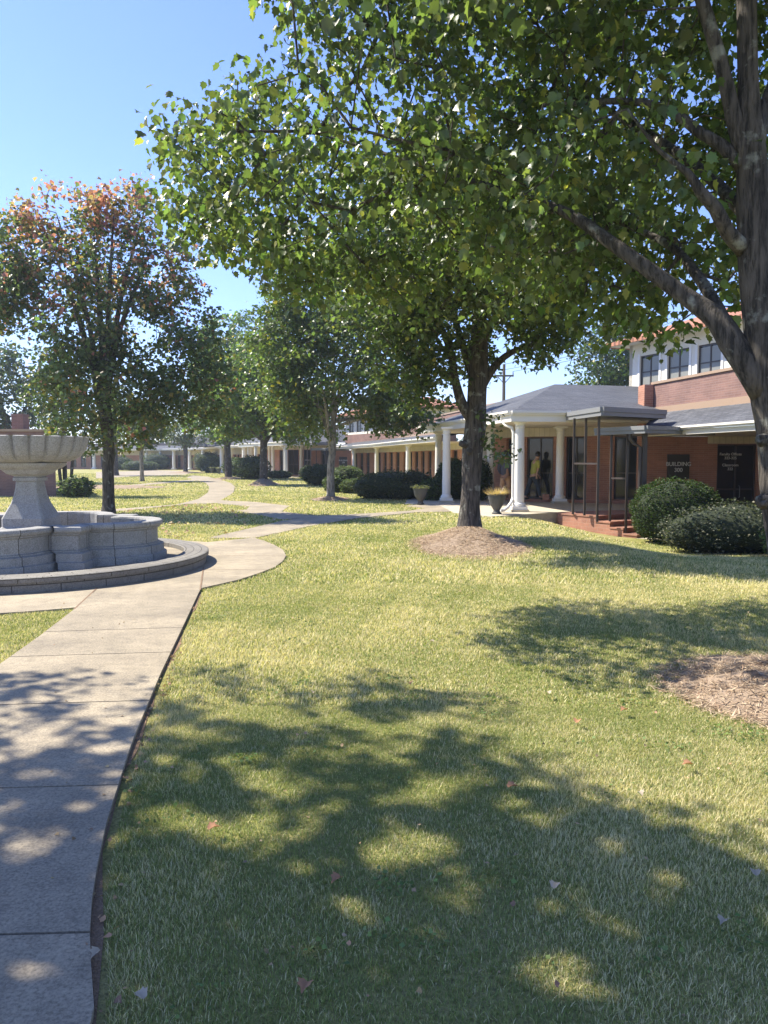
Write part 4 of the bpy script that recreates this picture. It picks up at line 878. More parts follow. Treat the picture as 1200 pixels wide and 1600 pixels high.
STD = Vector((0.57, -0.82)).normalized(); STW = Vector((0.82, 0.57)).normalized(); ST0 = Vector((5.36, 22.58))
def steps(T, label, name="brick_steps"):
    o = T(ST0.x, ST0.y); rt = empty(name, (o[0], o[1], 0)); tag(rt, label, 'steps', "red brick steps beside the porticoes")
    P_ = lambda a, b: tuple(ST0+STD*a+STW*b)
    for k, (a0, a1, z, bw) in enumerate([(-0.3, 1.1, 0.03, 2.4), (1.1, 1.6, -0.11, 2.5), (1.6, 2.05, -0.25, 2.6), (2.05, 2.5, -0.39, 2.7)]):
        s = MB(T); s.prism([P_(a0, 0.0), P_(a1, 0.0), P_(a1, bw), P_(a0, bw)], -0.75, z-0.045); s.build("riser", M['brick_step'], rt)
        s = MB(T); s.prism([P_(a0, -0.02), P_(a1+0.025, -0.02), P_(a1+0.025, bw), P_(a0, bw)], z-0.043, z); s.build("tread", M['brick_step'], rt)
    # lower walk
    s = MB(T); s.prism([P_(2.5, 0), P_(4.0, 0.2), (8.4, 18.6), (12.6, 20), (13, 25.2), (8.9, 25.2), P_(2.5, 2.7)], -0.8, -0.485); s.build("landing", M['slab'], rt)
    return rt
def canopy(T, near, left, right, ztop, th, posts, label, zb, rails, down=None, group="flat entrance canopies"):
    N_ = Vector(near); L_ = Vector(left); R_ = Vector(right); F_ = L_+R_-N_; o = T(*near); rt = empty("entrance_canopy", (o[0], o[1], zb)); tag(rt, label, 'canopy', group)
    s = MB(T); s.prism([tuple(N_), tuple(R_), tuple(F_), tuple(L_)], ztop-th+0.02, ztop-0.03); s.build("roof", M['grey'], rt)
    c = ((N_+R_+F_+L_)/4); ex = lambda v, k: tuple(c+(Vector(v)-c)*k)
    s = MB(T)
    for a, b in ((near, right), (right, tuple(F_)), (tuple(F_), left), (left, near)):
        s.wallseg(a, b, ztop-th, ztop-th*0.55, -0.03, 0.03); s.wallseg(a, b, ztop-th*0.53, ztop, -0.06, 0.03)
    s.build("fascia", M['grey'], rt)
    for (x, y, zf) in posts:
        s = MB(T); s.box(x-0.03, y-0.03, zf, x+0.03, y+0.03, ztop-th+0.02); s.build("post", M['bronze'], rt)
    s = MB(T)
    for (i0, i1, z) in rails:
        a, b = posts[i0], posts[i1]; s.wallseg(a[:2], b[:2], z-0.025, z+0.025, -0.02, 0.02)
    s.build("rail", M['bronze'], rt)
    if down:
        s = MB(T); x, y, zf = down; s.tube([(x-0.28, y, ztop-0.12), (x-0.28, y, ztop-th-0.12), (x-0.18, y, ztop-th-0.25), (x, y, ztop-th-0.36), (x, y, zf)], 0.05, 10); s.build("downspout", M['bronze'], rt)
        s = MB(T); s.box(x+0.07, y, zf, x+0.19, y+0.12, ztop-th+0.02); s.build("post", M['bronze'], rt)
    return rt
def text_mesh(name, body, size, loc, rotz, parent, m, align='CENTER'):
    cu = bpy.data.curves.new(name, 'FONT'); cu.body = body; cu.size = size; cu.align_x = align; cu.align_y = 'CENTER'; cu.extrude = 0.004; cu.offset = size*0.012; cu.space_line = 1.05
    o = bpy.data.objects.new("tmp_text", cu); COL.objects.link(o); bpy.context.view_layer.update()
    dg = bpy.context.evaluated_depsgraph_get(); me = bpy.data.meshes.new_from_object(o.evaluated_get(dg)); bpy.data.objects.remove(o)
    me.transform(Matrix.Translation(loc) @ Matrix.Rotation(rotz, 4, 'Z') @ Matrix.Rotation(math.pi/2, 4, 'X')); me.materials.clear(); me.materials.append(m); me.name = name
    return link(name, me, parent)
def entry(T, root, rz, signtext, signlabel, doortext=True):
    b = MB(T); o = [(2.15, 3.45, -0.5, 2.11)]; wall(b, (8.8, 25.3), (14.6, 25.3), -0.6, 2.36, 0.25, o)
    b.build("wall", M['brick'], root)
    b = MB(T); b.prism([(8.5, 25.275), (8.797, 25.275), (8.797, 25.9), (8.5, 25.9)], -0.6, 4.05); b.build("pier", M['brick'], root)
    f = MB(T); f.wallseg((10.62, 25.3), (14.6, 25.3), 2.13, 2.366, -0.035, -0.002); f.build("frieze", M['siding'], root)
    dr = window(T, root, (8.8, 25.3), (14.6, 25.3), 2.15, 3.45, -0.45, 2.11, rec=0.08, nv=1, nh=1, name='door')
    x, y = T(11.75, 25.31)
    h = MB(T); h.tube([(11.72, 25.36, 0.35), (11.72, 25.30, 0.38), (11.72, 25.30, 0.72), (11.72, 25.36, 0.75)], 0.014, 8); h.build("handle", M['grey'], dr)
    if doortext:
        px_, py_ = T(11.42, 25.372)
        text_mesh("lettering", "Faculty Offices\n323-325", 0.122, Vector((px_, py_, 1.72)), rz, dr, M['letter'])
        text_mesh("lettering", "Classroom\n322", 0.122, Vector((px_, py_, 1.36)), rz, dr, M['letter'])
    p = T(9.66, 25.25); sg = empty("building_sign", (p[0], p[1], 1.3)); tag(sg, signlabel, 'sign')
    s = MB(T); s.box(9.30, 25.24, 0.97, 10.02, 25.288, 1.78); s.build("panel", M['sign'], sg)
    p = T(9.66, 25.234); text_mesh("lettering", signtext, 0.185, Vector((p[0], p[1], 1.36)), rz, sg, M['letter'])
def lowwing(T, root, eave, z_e, woff, poff, walls_from=None, cols=(), colr=0.15, winpat=None, ptop=4.05, zc=None):
    """range with a pitched lean-to roof in front of a parapet; eave polyline runs so that the building lies to its left"""
    E = [Vector(p) for p in eave]; n = len(E)
    def offp(t):
        out = []
        for i in range(n):
            d = (E[min(i+1, n-1)]-E[max(i-1, 0)]).normalized(); out.append(tuple(E[i]+Vector((-d.y, d.x))*t))
        return out
    w_ = offp(woff) if woff else None; P_ = offp(poff)
    r_ = MB(T); g = MB(T); f = MB(T); pb = MB(T); band = MB(T); cap = MB(T); sf = MB(T); br = MB(T); fz = MB(T)
    for i in range(n-1):
        a, b = tuple(E[i]), tuple(E[i+1]); c, d = P_[i+1], P_[i]
        r_.face([(*a, z_e), (*b, z_e), (*c, z_e+0.62), (*d, z_e+0.62)]); r_.face([(*a, z_e-0.03), (*b, z_e-0.03), (*c, z_e+0.59), (*d, z_e+0.59)][::-1])
        f.wallseg(a, b, z_e-0.21, z_e-0.085, 0.01, 0.05); gutter(g, [a, b], z_e+0.02, out=-1, h=0.10, w_=0.11)
        band.wallseg(d, c, z_e+0.50, z_e+0.80, -0.04, 0.20); pb.wallseg(d, c, z_e+0.80, ptop, 0, 0.22); cap.wallseg(d, c, ptop+0.002, ptop+0.08, -0.05, 0.27)
        if w_:
            q0, q1 = w_[i], w_[i+1]; sf.prism([a, b, q1, q0], z_e-0.21, z_e-0.19)
            L = math.dist(q0, q1); ops = []; s_ = 0.7
            while s_+1.0 < L: ops.append((s_, s_+0.95, 0.30, 2.08)); s_ += 1.75
            wall(br, q0, q1, 0.0, 2.10, 0.25, ops); fz.wallseg(q0, q1, 2.103, z_e-0.192, -0.03, 0.2)
            for o_ in ops: window(T, root, q0, q1, *o_)
    r_.build("roof", M['shingle'], root); f.build("fascia", M['white'], root); g.build("gutter", M['white'], root)
    band.build("parapet_band", M['tan'], root); pb.build("parapet", M['brick_dark'], root); cap.build("parapet_cap", M['tan'], root)
    if w_: sf.build("soffit", M['soffit'], root); br.build("wall", M['brick'], root); fz.build("frieze", M['siding'], root)
    for (x, y) in cols: column(T, root, x, y, 0.02, z_e-0.21, colr)
def clerestory(root, p, q, depth, z0, z1, zroof, wins, rise=1.5):
    """raised upper storey: front wall p->q (building to the left), windows (s0, s1, z0, z1)"""
    b = MB(); P_ = Vector(p); Q_ = Vector(q); d = (Q_-P_).normalized(); nn = Vector((-d.y, d.x))
    wall(b, p, q, z0, z1, 0.2, wins); A = P_+nn*depth; B = Q_+nn*depth
    b.wallseg(tuple(A), tuple(P_+nn*0.0), z0, z1, 0, 0.2); b.wallseg(tuple(Q_), tuple(B), z0, z1, 0, 0.2); b.build("upper_wall", M['stucco'], root)
    for (s0, s1, a, c) in wins:
        tr = MB(); tr.wallseg(tuple(P_+d*(s0-0.12)), tuple(P_+d*(s0-0.0)), a-0.05, c+0.1, -0.03, -0.002); tr.wallseg(tuple(P_+d*(s1+0.0)), tuple(P_+d*(s1+0.12)), a-0.05, c+0.1, -0.03, -0.002); tr.build("window_trim", M['white'], root)
    for w_ in wins: window(None, root, p, q, *w_, rec=0.05, blind=True)
    o = 0.75; c = [P_-d*o-nn*o, Q_+d*o-nn*o, B+d*o+nn*o, A-d*o+nn*o]; rg = [P_+d*depth*0.5+nn*depth*0.5, Q_-d*depth*0.5+nn*depth*0.5]; z = zroof
    r_ = MB(); c3 = [(v.x, v.y, z) for v in c]; g3 = [(v.x, v.y, z+rise) for v in rg]
    r_.face([c3[0], c3[1], g3[1], g3[0]]); r_.face([c3[1], c3[2], g3[1]]); r_.face([c3[2], c3[3], g3[0], g3[1]]); r_.face([c3[3], c3[0], g3[0]]); r_.build("tile_roof", M['tile'], root)
    e = MB()
    for i in range(4): e.wallseg(tuple(c[i]), tuple(c[(i+1) % 4]), z-0.14, z+0.02, -0.04, 0.04)
    e.build("tile_eave", M['tile'], root)
    u = MB(); u.prism([tuple(v) for v in c], z1, z-0.06) if z-0.06 > z1 else u.prism([tuple(v) for v in c], z-0.09, z-0.06); u.build("upper_soffit", M['stucco'], root)

# ---- near building
B1 = empty("brick_building", (7, 27, 0)); tag(B1, "near red brick building with white columned portico and BUILDING 300 wing", 'building')
portico(I_, B1); entry(I_, B1, 0, "BUILDING\n300", "dark square sign reading BUILDING 300 on the shaded brick wall")
lowwing(I_, B1, [(7.70, 22.9), (9.6, 11.5)], 2.50, None, 1.5)
pe = MB(); pe.wallseg((8.82, 25.3), (9.18, 23.146), 3.0, 3.30, -0.04, 0.2); pe.build("parapet_band", M['tan'], B1)
pe = MB(); pe.wallseg((8.79, 25.45), (9.18, 23.146), 3.30, 4.05, 0, 0.22); pe.build("parapet", M['brick_dark'], B1)
pe = MB(); pe.wallseg((8.80, 25.42), (9.18, 23.146), 4.052, 4.13, -0.05, 0.27); pe.build("parapet_cap", M['tan'], B1)
pe = MB(); pe.face([(7.70, 22.9, 2.50), (9.2, 22.9, 3.12), (8.8, 25.3, 3.12)]); pe.face([(7.70, 22.9, 2.50), (8.8, 25.3, 3.12), (8.5, 25.3, 2.5)]); pe.build("roof", M['shingle'], B1)
pe = MB(); pe.prism([(7.74, 22.88), (9.62, 11.5), (16, 11.5), (16, 25.6), (8.83, 25.6), (8.83, 25.27)], 2.37, 2.40); pe.build("soffit", M['soffit'], B1)
pe = MB(); pe.wallseg((12.8, 25.2), (13.9, 11.5), -0.6, 2.366, 0, 0.3); pe.build("wall", M['brick'], B1)
def onray(px, p, q):
    k = (px-600)/FPX; p = Vector(p); d = (Vector(q)-p); L = d.length; d /= L
    # x = k*dep, dep ~ Y*cos - (4.5-1.65)*sin
    c = math.cos(PITCH); e = -(5.3-CAMZ)*math.sin(PITCH)
    return (k*(p.y*c+e)-p.x)/(d.x-k*d.y*c)
U0, U1 = (10.75, 34.0), (14.9, 23.2)
ws = []
for a, b in ((1000, 1030), (1043, 1077), (1090, 1127), (1158, 1196)):
    ws.append((onray(a, U0, U1), onray(b, U0, U1), 4.62, 6.02))
clerestory(B1, U0, U1, 7, 3.4, 6.55, 6.66, ws)
steps(I_, "red brick steps below the flat canopies, beside the BUILDING 300 pier")
canopy(I_, (5.80, 20.55), (5.40, 23.7), (8.0, 22.0), 3.02, 0.24, [(*at(895, 22.3), 0.03), (*at(913, 21.85), 0.03), (*at(933, 21.2), -0.11)], "higher grey canopy on three thin bronze posts beside the portico", 0, [(0, 2, 1.50)])
canopy(I_, (6.82, 20.1), (6.0, 21.9), (9.25, 21.6), 2.50, 0.20, [(*at(953, 21.4), -0.4), (*at(978, 20.9), -0.5)], "lower grey canopy with bronze downspout at the foot of the brick steps", -0.5, [(0, 1, 1.10)], down=(*at(998, 20.7), -0.5))

# ---- second building (its portico stands beyond the arcade)
T2f = TF(*at(447, 65.5), 18)
B2 = empty("brick_building", (0, 50, 0)); tag(B2, "long red brick building with a curved white arcade in the middle distance", 'building')
portico(T2f, B2); entry(T2f, B2, R(18), "BUILDING\n200", "dark wall sign on the distant brick building beside the pale trunk", False)
ev = [T2f(7.70, 22.9), at(546, 60), at(581, 53), at(630, 42.6), (2.5, 35.2)]; ev = [tuple(p) for p in ev]
def offl(pts, t): return [(p[0]+t[0], p[1]+t[1]) for p in pts]
cols_ = [at(548, 60.3, 1), at(583, 53.3, 1), at(631, 42.9, 1)]
lowwing(None, B2, ev, 2.62, 2.1, 3.7, cols=[(c[0]+0.25, c[1]+0.1) for c in cols_], ptop=4.35)
p, q = at(540, 69), at(655, 57); L = math.dist(p, q)
clerestory(B2, p, q, 3.2, 3.72, 5.35, 5.45, [(0.8+1.6*k, 1.9+1.6*k, 3.9, 4.95) for k in range(int((L-2)/1.6))], rise=0.9)
b = MB(); P_ = Vector(p); Q_ = Vector(q); d_ = (Q_-P_).normalized(); n_ = Vector((-d_.y, d_.x)); b.wallseg(p, q, 2.9, 3.715, -0.02, 0.25); b.wallseg(q, tuple(Q_+n_*3.2), 2.9, 3.715, -0.02, 0.25); b.build("upper_base", M['brick_dark'], B2)
steps(T2f, "red brick steps of the distant second portico")
canopy(T2f, (5.80, 20.55), (5.40, 23.7), (8.0, 22.0), 3.02, 0.24, [(5.45, 22.3, 0.03), (5.65, 21.85, 0.03), (5.8, 21.2, -0.11)], "higher canopy of the distant second portico", 0, [(0, 2, 1.50)])
canopy(T2f, (6.82, 20.1), (6.0, 21.9), (8.75, 21.1), 2.50, 0.20, [(6.3, 21.4, -0.4), (6.6, 20.9, -0.5)], "lower dark canopy of the distant second portico", -0.5, [(0, 1, 1.10)], down=(6.9, 20.7, -0.5))
# ---- far building
B3 = empty("brick_building", at(300, 105)+(0,)); tag(B3, "farthest brick building closing the lawn, with a row of white columns", 'building')
ev3 = [at(60, 118), at(200, 114), at(255, 112), at(300, 106), at(346, 86), at(398, 76)]
cc3 = [at(146, 115.5), at(228, 113.6), at(250, 112.6), at(271, 110.4), at(296, 107), at(317, 99), at(346, 86.4), at(360, 83.5), at(381, 79.5), at(392, 77.4)]
lowwing(None, B3, ev3, 3.0, 2.2, 6.5, cols=[(c[0], c[1]+0.3) for c in cc3], colr=0.24, ptop=3.9)
z = 2.99
for (px, Yd, r_, h_) in [(372, 84, 6.5, 2.4), (300, 120, 8, 2.6)]:
    rf = MB(); x, y = at(px, Yd); y += 9
    b = [(x-r_, y-r_*0.6, z), (x+r_, y-r_*0.6, z), (x+r_, y+r_, z), (x-r_, y+r_, z)]; t0, t1 = (x-r_*0.4, y+1, z+h_), (x+r_*0.4, y+1, z+h_)
    rf.face([b[0], b[1], t1, t0]); rf.face([b[1], b[2], t1]); rf.face([b[2], b[3], t0, t1]); rf.face([b[3], b[0], t0]); rf.build("hip_roof", M['shingle'], B3)
# ---- low brick building at the left
p = at(88, 33.2); B4 = empty("brick_building", (p[0], p[1], 0)); tag(B4, "low plain brick building at the left edge behind the fountain", 'building')
b = MB(); b.prism([(p[0], p[1]), (p[0]-4.2, p[1]+9), (p[0]-14, p[1]+9), (p[0]-14, p[1]-0.6)], -0.3, 2.80); b.build("wall", M['brick_dark'], B4)
b = MB(); b.prism([(p[0]+0.06, p[1]-0.06), (p[0]-4.1, p[1]+9.1), (p[0]-14, p[1]+9.1), (p[0]-14, p[1]-0.66)], 2.802, 2.90); b.build("parapet_cap", M['tan'], B4)
q = at(38, 36); b = MB(); b.box(q[0]-0.35, q[1]-0.3, 2.5, q[0]+0.2, q[1]+0.3, 3.7); b.build("chimney", M['brick_dark'], B4)

# ------------------------------------------------------------------ fountain
FN = empty("fountain", (FC[0], FC[1], 0)); tag(FN, "grey granite fountain with fluted bowl on a lobed basin beside the path", 'fountain')
b = MB(); b.lathe(FC, [(2.56, 0.0), (2.56, 0.145), (2.60, 0.15), (2.60, 0.205), (2.58, 0.215), (2.24, 0.215), (2.22, 0.205), (2.22, 0.13)], 96, smooth=False); b.build("outer_curb", M['curb'], FN)
b = MB(); b.lathe(FC, [(2.24, 0.135), (0.001, 0.14)], 64, smooth=False); b.build("inner_pavement", M['concrete'], FN)
def quat(off):
    out = []; a = 1.15+off; r_ = 0.74+off; cd = 1.13
    for k in range(4):
        c, s = math.cos(k*math.pi/2), math.sin(k*math.pi/2); rot = lambda x, y: (x*c-y*s, x*s+y*c)
        pts = [(a, -a), (a, -r_-0.05), (a-0.06, -r_-0.049)] if off > -0.1 else [(a, -a), (a, -r_-0.05), (a-0.01, -r_-0.049)]
        for t in np.linspace(-math.pi/2, math.pi/2, 15): pts.append((cd+r_*math.cos(t), r_*math.sin(t)))
        pts += [(a-0.06 if off > -0.1 else a-0.01, r_+0.049), (a, r_+0.05)]
        out += [rot(*p) for p in pts]
    return out
b = MB(); b.sweep(quat, [(0.13, 0.13), (0.13, 0.24), (0.09, 0.25), (0.09, 0.36), (0.03, 0.375), (0.03, 0.39), (0.0, 0.40), (0.0, 0.60), (0.035, 0.615), (0.035, 0.63), (0.07, 0.65), (0.08, 0.68), (0.07, 0.715), (0.05, 0.725), (-0.16, 0.725), (-0.17, 0.70), (-0.17, 0.22)], FC)
b.build("basin_wall", M['granite_b'], FN)
b = MB(); b.prism([(FC[0]+x, FC[1]+y) for x, y in quat(-0.165)], 0.16, 0.225); b.build("basin_floor", M['concrete'], FN)
b = MB()
def sq(off):
    h = off; c = h*0.10; return [(h, -h+c), (h, h-c), (h-c, h), (-h+c, h), (-h, h-c), (-h, -h+c), (-h+c, -h), (h-c, -h)]
b.sweep(sq, [(0.36, 0.2), (0.36, 0.60), (0.315, 0.64), (0.315, 0.76), (0.27, 0.86), (0.215, 0.98), (0.18, 1.10), (0.160, 1.22), (0.152, 1.31)], FC); b.build("pedestal", M['granite'], FN)
b = MB(); b.sweep(sq, [(0.15, 1.312), (0.185, 1.315), (0.185, 1.36), (0.165, 1.37), (0.18, 1.39), (0.25, 1.42), (0.30, 1.48), (0.36, 1.51), (0.40, 1.545), (0.41, 1.58), (0.30, 1.585)], FC); b.build("capital", M['granite'], FN)
b = MB(); nf = 22
flm = lambda a, i: (1+(-0.075+0.075*abs(math.sin(nf/2*a))**0.45)) if i < 9 else 1.0
b.lathe(FC, [(0.30, 1.582), (0.50, 1.59), (0.64, 1.63), (0.73, 1.69), (0.78, 1.76), (0.81, 1.83), (0.83, 1.90), (0.84, 1.945), (0.845, 1.965), (0.82, 1.975), (0.76, 1.97), (0.70, 1.86), (0.5, 1.76), (0.001, 1.70)], 176, mod=flm)
b.build("bowl", M['granite'], FN)

# ------------------------------------------------------------------ planters
def planter(label, x, y, s=1.0, plant='dry', grp="planters on the porches"):
    rt = empty("planter", (x, y, 0.035)); tag(rt, label, 'planter', grp); b = MB()
    pr = [(0.13, 0.0), (0.14, 0.03), (0.10, 0.05), (0.085, 0.10), (0.12, 0.16), (0.19, 0.28), (0.235, 0.42), (0.245, 0.52), (0.265, 0.53), (0.265, 0.565), (0.23, 0.57), (0.21, 0.50), (0.001, 0.49)]
    b.lathe((x, y), [(r_*s, 0.035+z*s) for r_, z in pr], 32, mod=lambda a, i: 1+0.02*math.sin(16*a+i*1.6)); b.build("urn", M['urn'], rt)
    n = 900 if plant == 'dry' else 500; th = rng.uniform(0, 2*np.pi, n); r_ = np.sqrt(rng.uniform(0, 1, n))*0.17*s; L = rng.uniform(0.12, 0.42, n)*s
    B = np.stack([x+r_*np.cos(th), y+r_*np.sin(th), np.full(n, 0.035+0.49*s)], 1); le = rng.uniform(0.3, 1.2, n); d = np.stack([np.cos(th)*le, np.sin(th)*le, np.ones(n)*0.55], 1)
    d /= np.linalg.norm(d, axis=1)[:, None]; sd = np.stack([-np.sin(th), np.cos(th), np.zeros(n)], 1)*0.006
    if plant == 'dry':
        tp = B+d*L[:, None]; V = np.stack([B-sd, B+sd, tp+np.array([0, 0, -0.03])], 1).reshape(-1, 3); F = np.arange(n*3).reshape(-1, 3); c = np.repeat(np.array([[0.50, 0.36, 0.19]])*rng.uniform(0.6, 1.2, (n, 1)), 3, 0)
    else: V, F, c = make_leaves(B+d*L[:, None]*0.6, 0.07, 'simple', green((0.16, 0.17, 0.08), 0.4), droop=0)
    np_mesh("plant", V, F, M['leaf'], rt, col=c); return rt
x, y = at(776, 22.3); planter("dark woven urn full of dry grass by the corner column", x, y, 1.05)
b = MB(); b.box(x-0.3, y-0.3, -0.02, x+0.3, y+0.3, 0.034)
x, y = at(657, 26.9); planter("tapered dark pot with sparse green plant before the long hedge", x, y, 1.0, 'g')
x, y = at(342, 80); planter("small dark planter below the far corner column, right of a domed shrub", x, y, 1.0, 'g')
x, y = at(331, 84); planter("small dark planter at the foot of the far domed shrub", x, y, 1.0, 'g')
x, y = at(394, 64); planter("dark planter in front of the second portico's domed shrub", x, y, 1.0, 'g')
# small far bench
x, y = at(240, 108); rt = empty("stone_bench", (x, y, 0)); tag(rt, "small tan bench before the leftmost far columns", 'bench')
b = MB(); b.box(x-0.65, y-0.22, 0.38, x+0.65, y+0.22, 0.48); b.build("seat", M['tan'], rt)
for s_ in (-1, 1): b = MB(); b.box(x+s_*0.45-0.08, y-0.18, 0, x+s_*0.45+0.08, y+0.18, 0.379); b.build("leg", M['tan'], rt)
# door-stop brick
x, y = at(852, 28.2); b = MB(); b.box(x-0.10, y-0.1, 0.13, x+0.12, y+0.06, 0.33); tag(b.build("loose_block", M['brick_step']), "small orange brick block standing at the porch door", 'brick')

# ------------------------------------------------------------------ utility poles and wires
def pole(px, Yd, zt, label):
    x, y = at(px, Yd, 6); rt = empty("utility_pole", (x, y, 0)); tag(rt, label, 'utility pole', "utility poles"); b = MB()
    b.tube([(x, y, -0.1), (x, y, zt*0.5), (x, y, zt)], [0.16, 0.14, 0.11], 10); b.build("pole", M['wood'], rt)
    b = MB(); b.box(x-0.75, y-0.06, zt-0.95, x+0.75, y+0.06, zt-0.82); b.tube([(x-0.5, y-0.08, zt-0.95), (x, y-0.1, zt-1.5)], 0.03, 6); b.tube([(x+0.5, y-0.08, zt-0.95), (x, y-0.1, zt-1.5)], 0.03, 6); b.build("crossarm", M['wood'], rt)
    for dx in (-0.7, 0.7): b = MB(); b.tube([(x+dx, y, zt-0.82), (x+dx, y, zt-0.55)], [0.05, 0.035], 8); b.build("insulator", M['grey'], rt)
    return x, y
pA = pole(787, 60, 8.9, "wooden utility pole with crossarm seen above the portico roof"); pB = pole(1290, 45, 14.0, "tall utility pole hidden beyond the white upper storey")
for k, (dx, dz) in enumerate([(-0.7, -0.55), (0.7, -0.55), (0, 0)]):
    b = MB(); pts = [(pA[0]+dx+(pB[0]-pA[0])*t, pA[1]+(pB[1]-pA[1])*t, 8.9+dz+(5.1)*t-1.1*math.sin(math.pi*t)) for t in np.linspace(0, 1, 14)]; b.tube(pts, 0.016, 5)
    tag(b.build("power_line", M['wire']), ["thin overhead cable from the left end of the crossarm", "thin overhead cable from the right end of the crossarm", "uppermost thin overhead cable from the pole top"][k], 'cable', "overhead cables")

# ------------------------------------------------------------------ people
def skinobj(name, verts, edges, radii, m, parent, rootv=0, sub=1):
    bm = bmesh.new(); ly = bm.verts.layers.skin.verify(); vs = []
    for v, r_ in zip(verts, radii):
        q = bm.verts.new(v); q[ly].radius = (r_, r_) if not isinstance(r_, tuple) else r_; vs.append(q)
    for a, b_ in edges: bm.edges.new((vs[a], vs[b_]))
    vs[rootv][ly].use_root = True
    me = bpy.data.meshes.new(name); bm.to_mesh(me); bm.free(); me.materials.append(m); o = link(name, me, parent)
    o.modifiers.new("skin", 'SKIN').use_smooth_shade = True
    sm = o.modifiers.new("smooth", 'SUBSURF'); sm.levels = sub; sm.render_levels = sub; return o
def person(label, x, y, z, rz, top, bottom, skin, short=True, lean=0.0, stride=0.14, arm=0.25, H=1.0):
    rt = empty("person", (x, y, z)); tag(rt, label, 'person'); c, s = math.cos(rz), math.sin(rz)
    W = lambda p: (x+H*(p[0]*c-p[1]*s)+0, y+H*(p[0]*s+p[1]*c), z+H*p[2])     # local: +y forward
    L = lambda zz: lean*max(0, zz-0.9)
    P_ = [(0, 0, 0.95), (0, L(1.15), 1.15), (0, L(1.35), 1.35), (0, L(1.5), 1.50), (0, L(1.6)+0.02, 1.60), (0, L(1.7)+0.02, 1.70)]; rd = [(0.15, 0.10), (0.13, 0.09), (0.17, 0.10), 0.055, (0.075, 0.09), (0.07, 0.085)]; ed = [(0, 1), (1, 2), (2, 3), (3, 4), (4, 5)]
    for sg in (-1, 1):
        i0 = len(P_); st = sg*stride
        P_ += [(sg*0.09, 0, 0.86), (sg*0.10, st*0.6+0.02, 0.48), (sg*0.10, st, 0.09), (sg*0.11, st+0.15, 0.04)]; rd += [0.085, 0.055, 0.04, 0.035]; ed += [(0, i0), (i0, i0+1), (i0+1, i0+2), (i0+2, i0+3)]
        i1 = len(P_); f = arm*(-sg)
        P_ += [(sg*0.19, L(1.42), 1.42), (sg*0.25, L(1.3)+0.05*f, 1.15), (sg*0.25, L(1.2)+f*0.6+0.1, 0.93), (sg*0.25, L(1.2)+f*0.75+0.13, 0.85)]; rd += [0.06, 0.042, 0.028, (0.035, 0.018)]; ed += [(2, i1), (i1, i1+1), (i1+1, i1+2), (i1+2, i1+3)]
        hx, hy, hz = P_[-1]
        for k in range(4):
            j_ = len(P_); dx = -0.025+0.017*k; P_ += [(hx+0.3*dx, hy+dx+0.01, hz-0.05), (hx-sg*0.01, hy+dx+0.02, hz-0.085+0.006*abs(k-1.4))]; rd += [0.009, 0.007]; ed += [(i1+3, j_), (j_, j_+1)]
        j_ = len(P_); P_ += [(hx-sg*0.01, hy+0.045, hz-0.01), (hx-sg*0.012, hy+0.06, hz-0.04)]; rd += [0.01, 0.008]; ed += [(i1+3, j_), (j_, j_+1)]
    skinobj("body", [W(p) for p in P_], ed, [tuple(a*H for a in r_) if isinstance(r_, tuple) else r_*H for r_ in rd], skin, rt)
    # nose and ears belong to the head; hair cap
    b = MB(); hc = W((0, L(1.68)+0.0, 1.69)); b.lathe((hc[0], hc[1]), [(0.001, hc[2]+0.105), (0.05, hc[2]+0.095), (0.085, hc[2]+0.05), (0.098, hc[2]), (0.092, hc[2]-0.06), (0.06, hc[2]-0.10)], 14); b.build("hair", M['hair'], rt)
    P2 = [(0, 0, 0.88), (0, L(1.1), 1.1), (0, L(1.32), 1.32), (0, L(1.43), 1.44)]; r2 = [(0.185, 0.13), (0.17, 0.12), (0.195, 0.125), (0.12, 0.09)]; e2 = [(0, 1), (1, 2), (2, 3)]
    for sg in (-1, 1):
        i1 = len(P2); f = arm*(-sg); P2 += [(sg*0.20, L(1.41), 1.41), (sg*0.255, L(1.3)+0.05*f, 1.14), (sg*0.25, L(1.2)+f*0.5+0.08, 0.97)]; r2 += [0.078, 0.062, 0.048]; e2 += [(2, i1), (i1, i1+1), (i1+1, i1+2)]
    if short: P2 = P2[:6]+P2[7:9]; r2 = r2[:6]+r2[7:9]; e2 = [(0, 1), (1, 2), (2, 3), (2, 4), (4, 5), (2, 6), (6, 7)]
    skinobj("shirt", [W(p) for p in P2], e2, [tuple(a*H for a in r_) if isinstance(r_, tuple) else r_*H for r_ in r2], top, rt)
    P3 = [(0, 0, 0.95)]; r3 = [(0.17, 0.125)]; e3 = []
    for sg in (-1, 1):
        i0 = len(P3); st = sg*stride; P3 += [(sg*0.095, 0, 0.82), (sg*0.10, st*0.55+0.02, 0.50)]; r3 += [0.105, 0.085]; e3 += [(0, i0), (i0, i0+1)]
        if bottom is not M['khaki']: P3.append((sg*0.10, st, 0.12)); r3.append(0.065); e3.append((i0+1, i0+2))
    skinobj("trousers", [W(p) for p in P3], e3, [tuple(a*H for a in r_) if isinstance(r_, tuple) else r_*H for r_ in r3], bottom, rt)
    for sg in (-1, 1):
        st = sg*stride; skinobj("shoe", [W((sg*0.10, st-0.04, 0.045)), W((sg*0.105, st+0.08, 0.04)), W((sg*0.11, st+0.18, 0.035))], [(0, 1), (1, 2)], [0.05, 0.05, 0.04], M['shoe'], rt)
    return rt
x, y = at(789, 28.0); person("person walking away in a charcoal shirt and tan shorts on the porch", x, y, 0.035, R(-35), M['shirt_grey'], M['khaki'], M['skin'], short=False, stride=0.16, H=1.07)
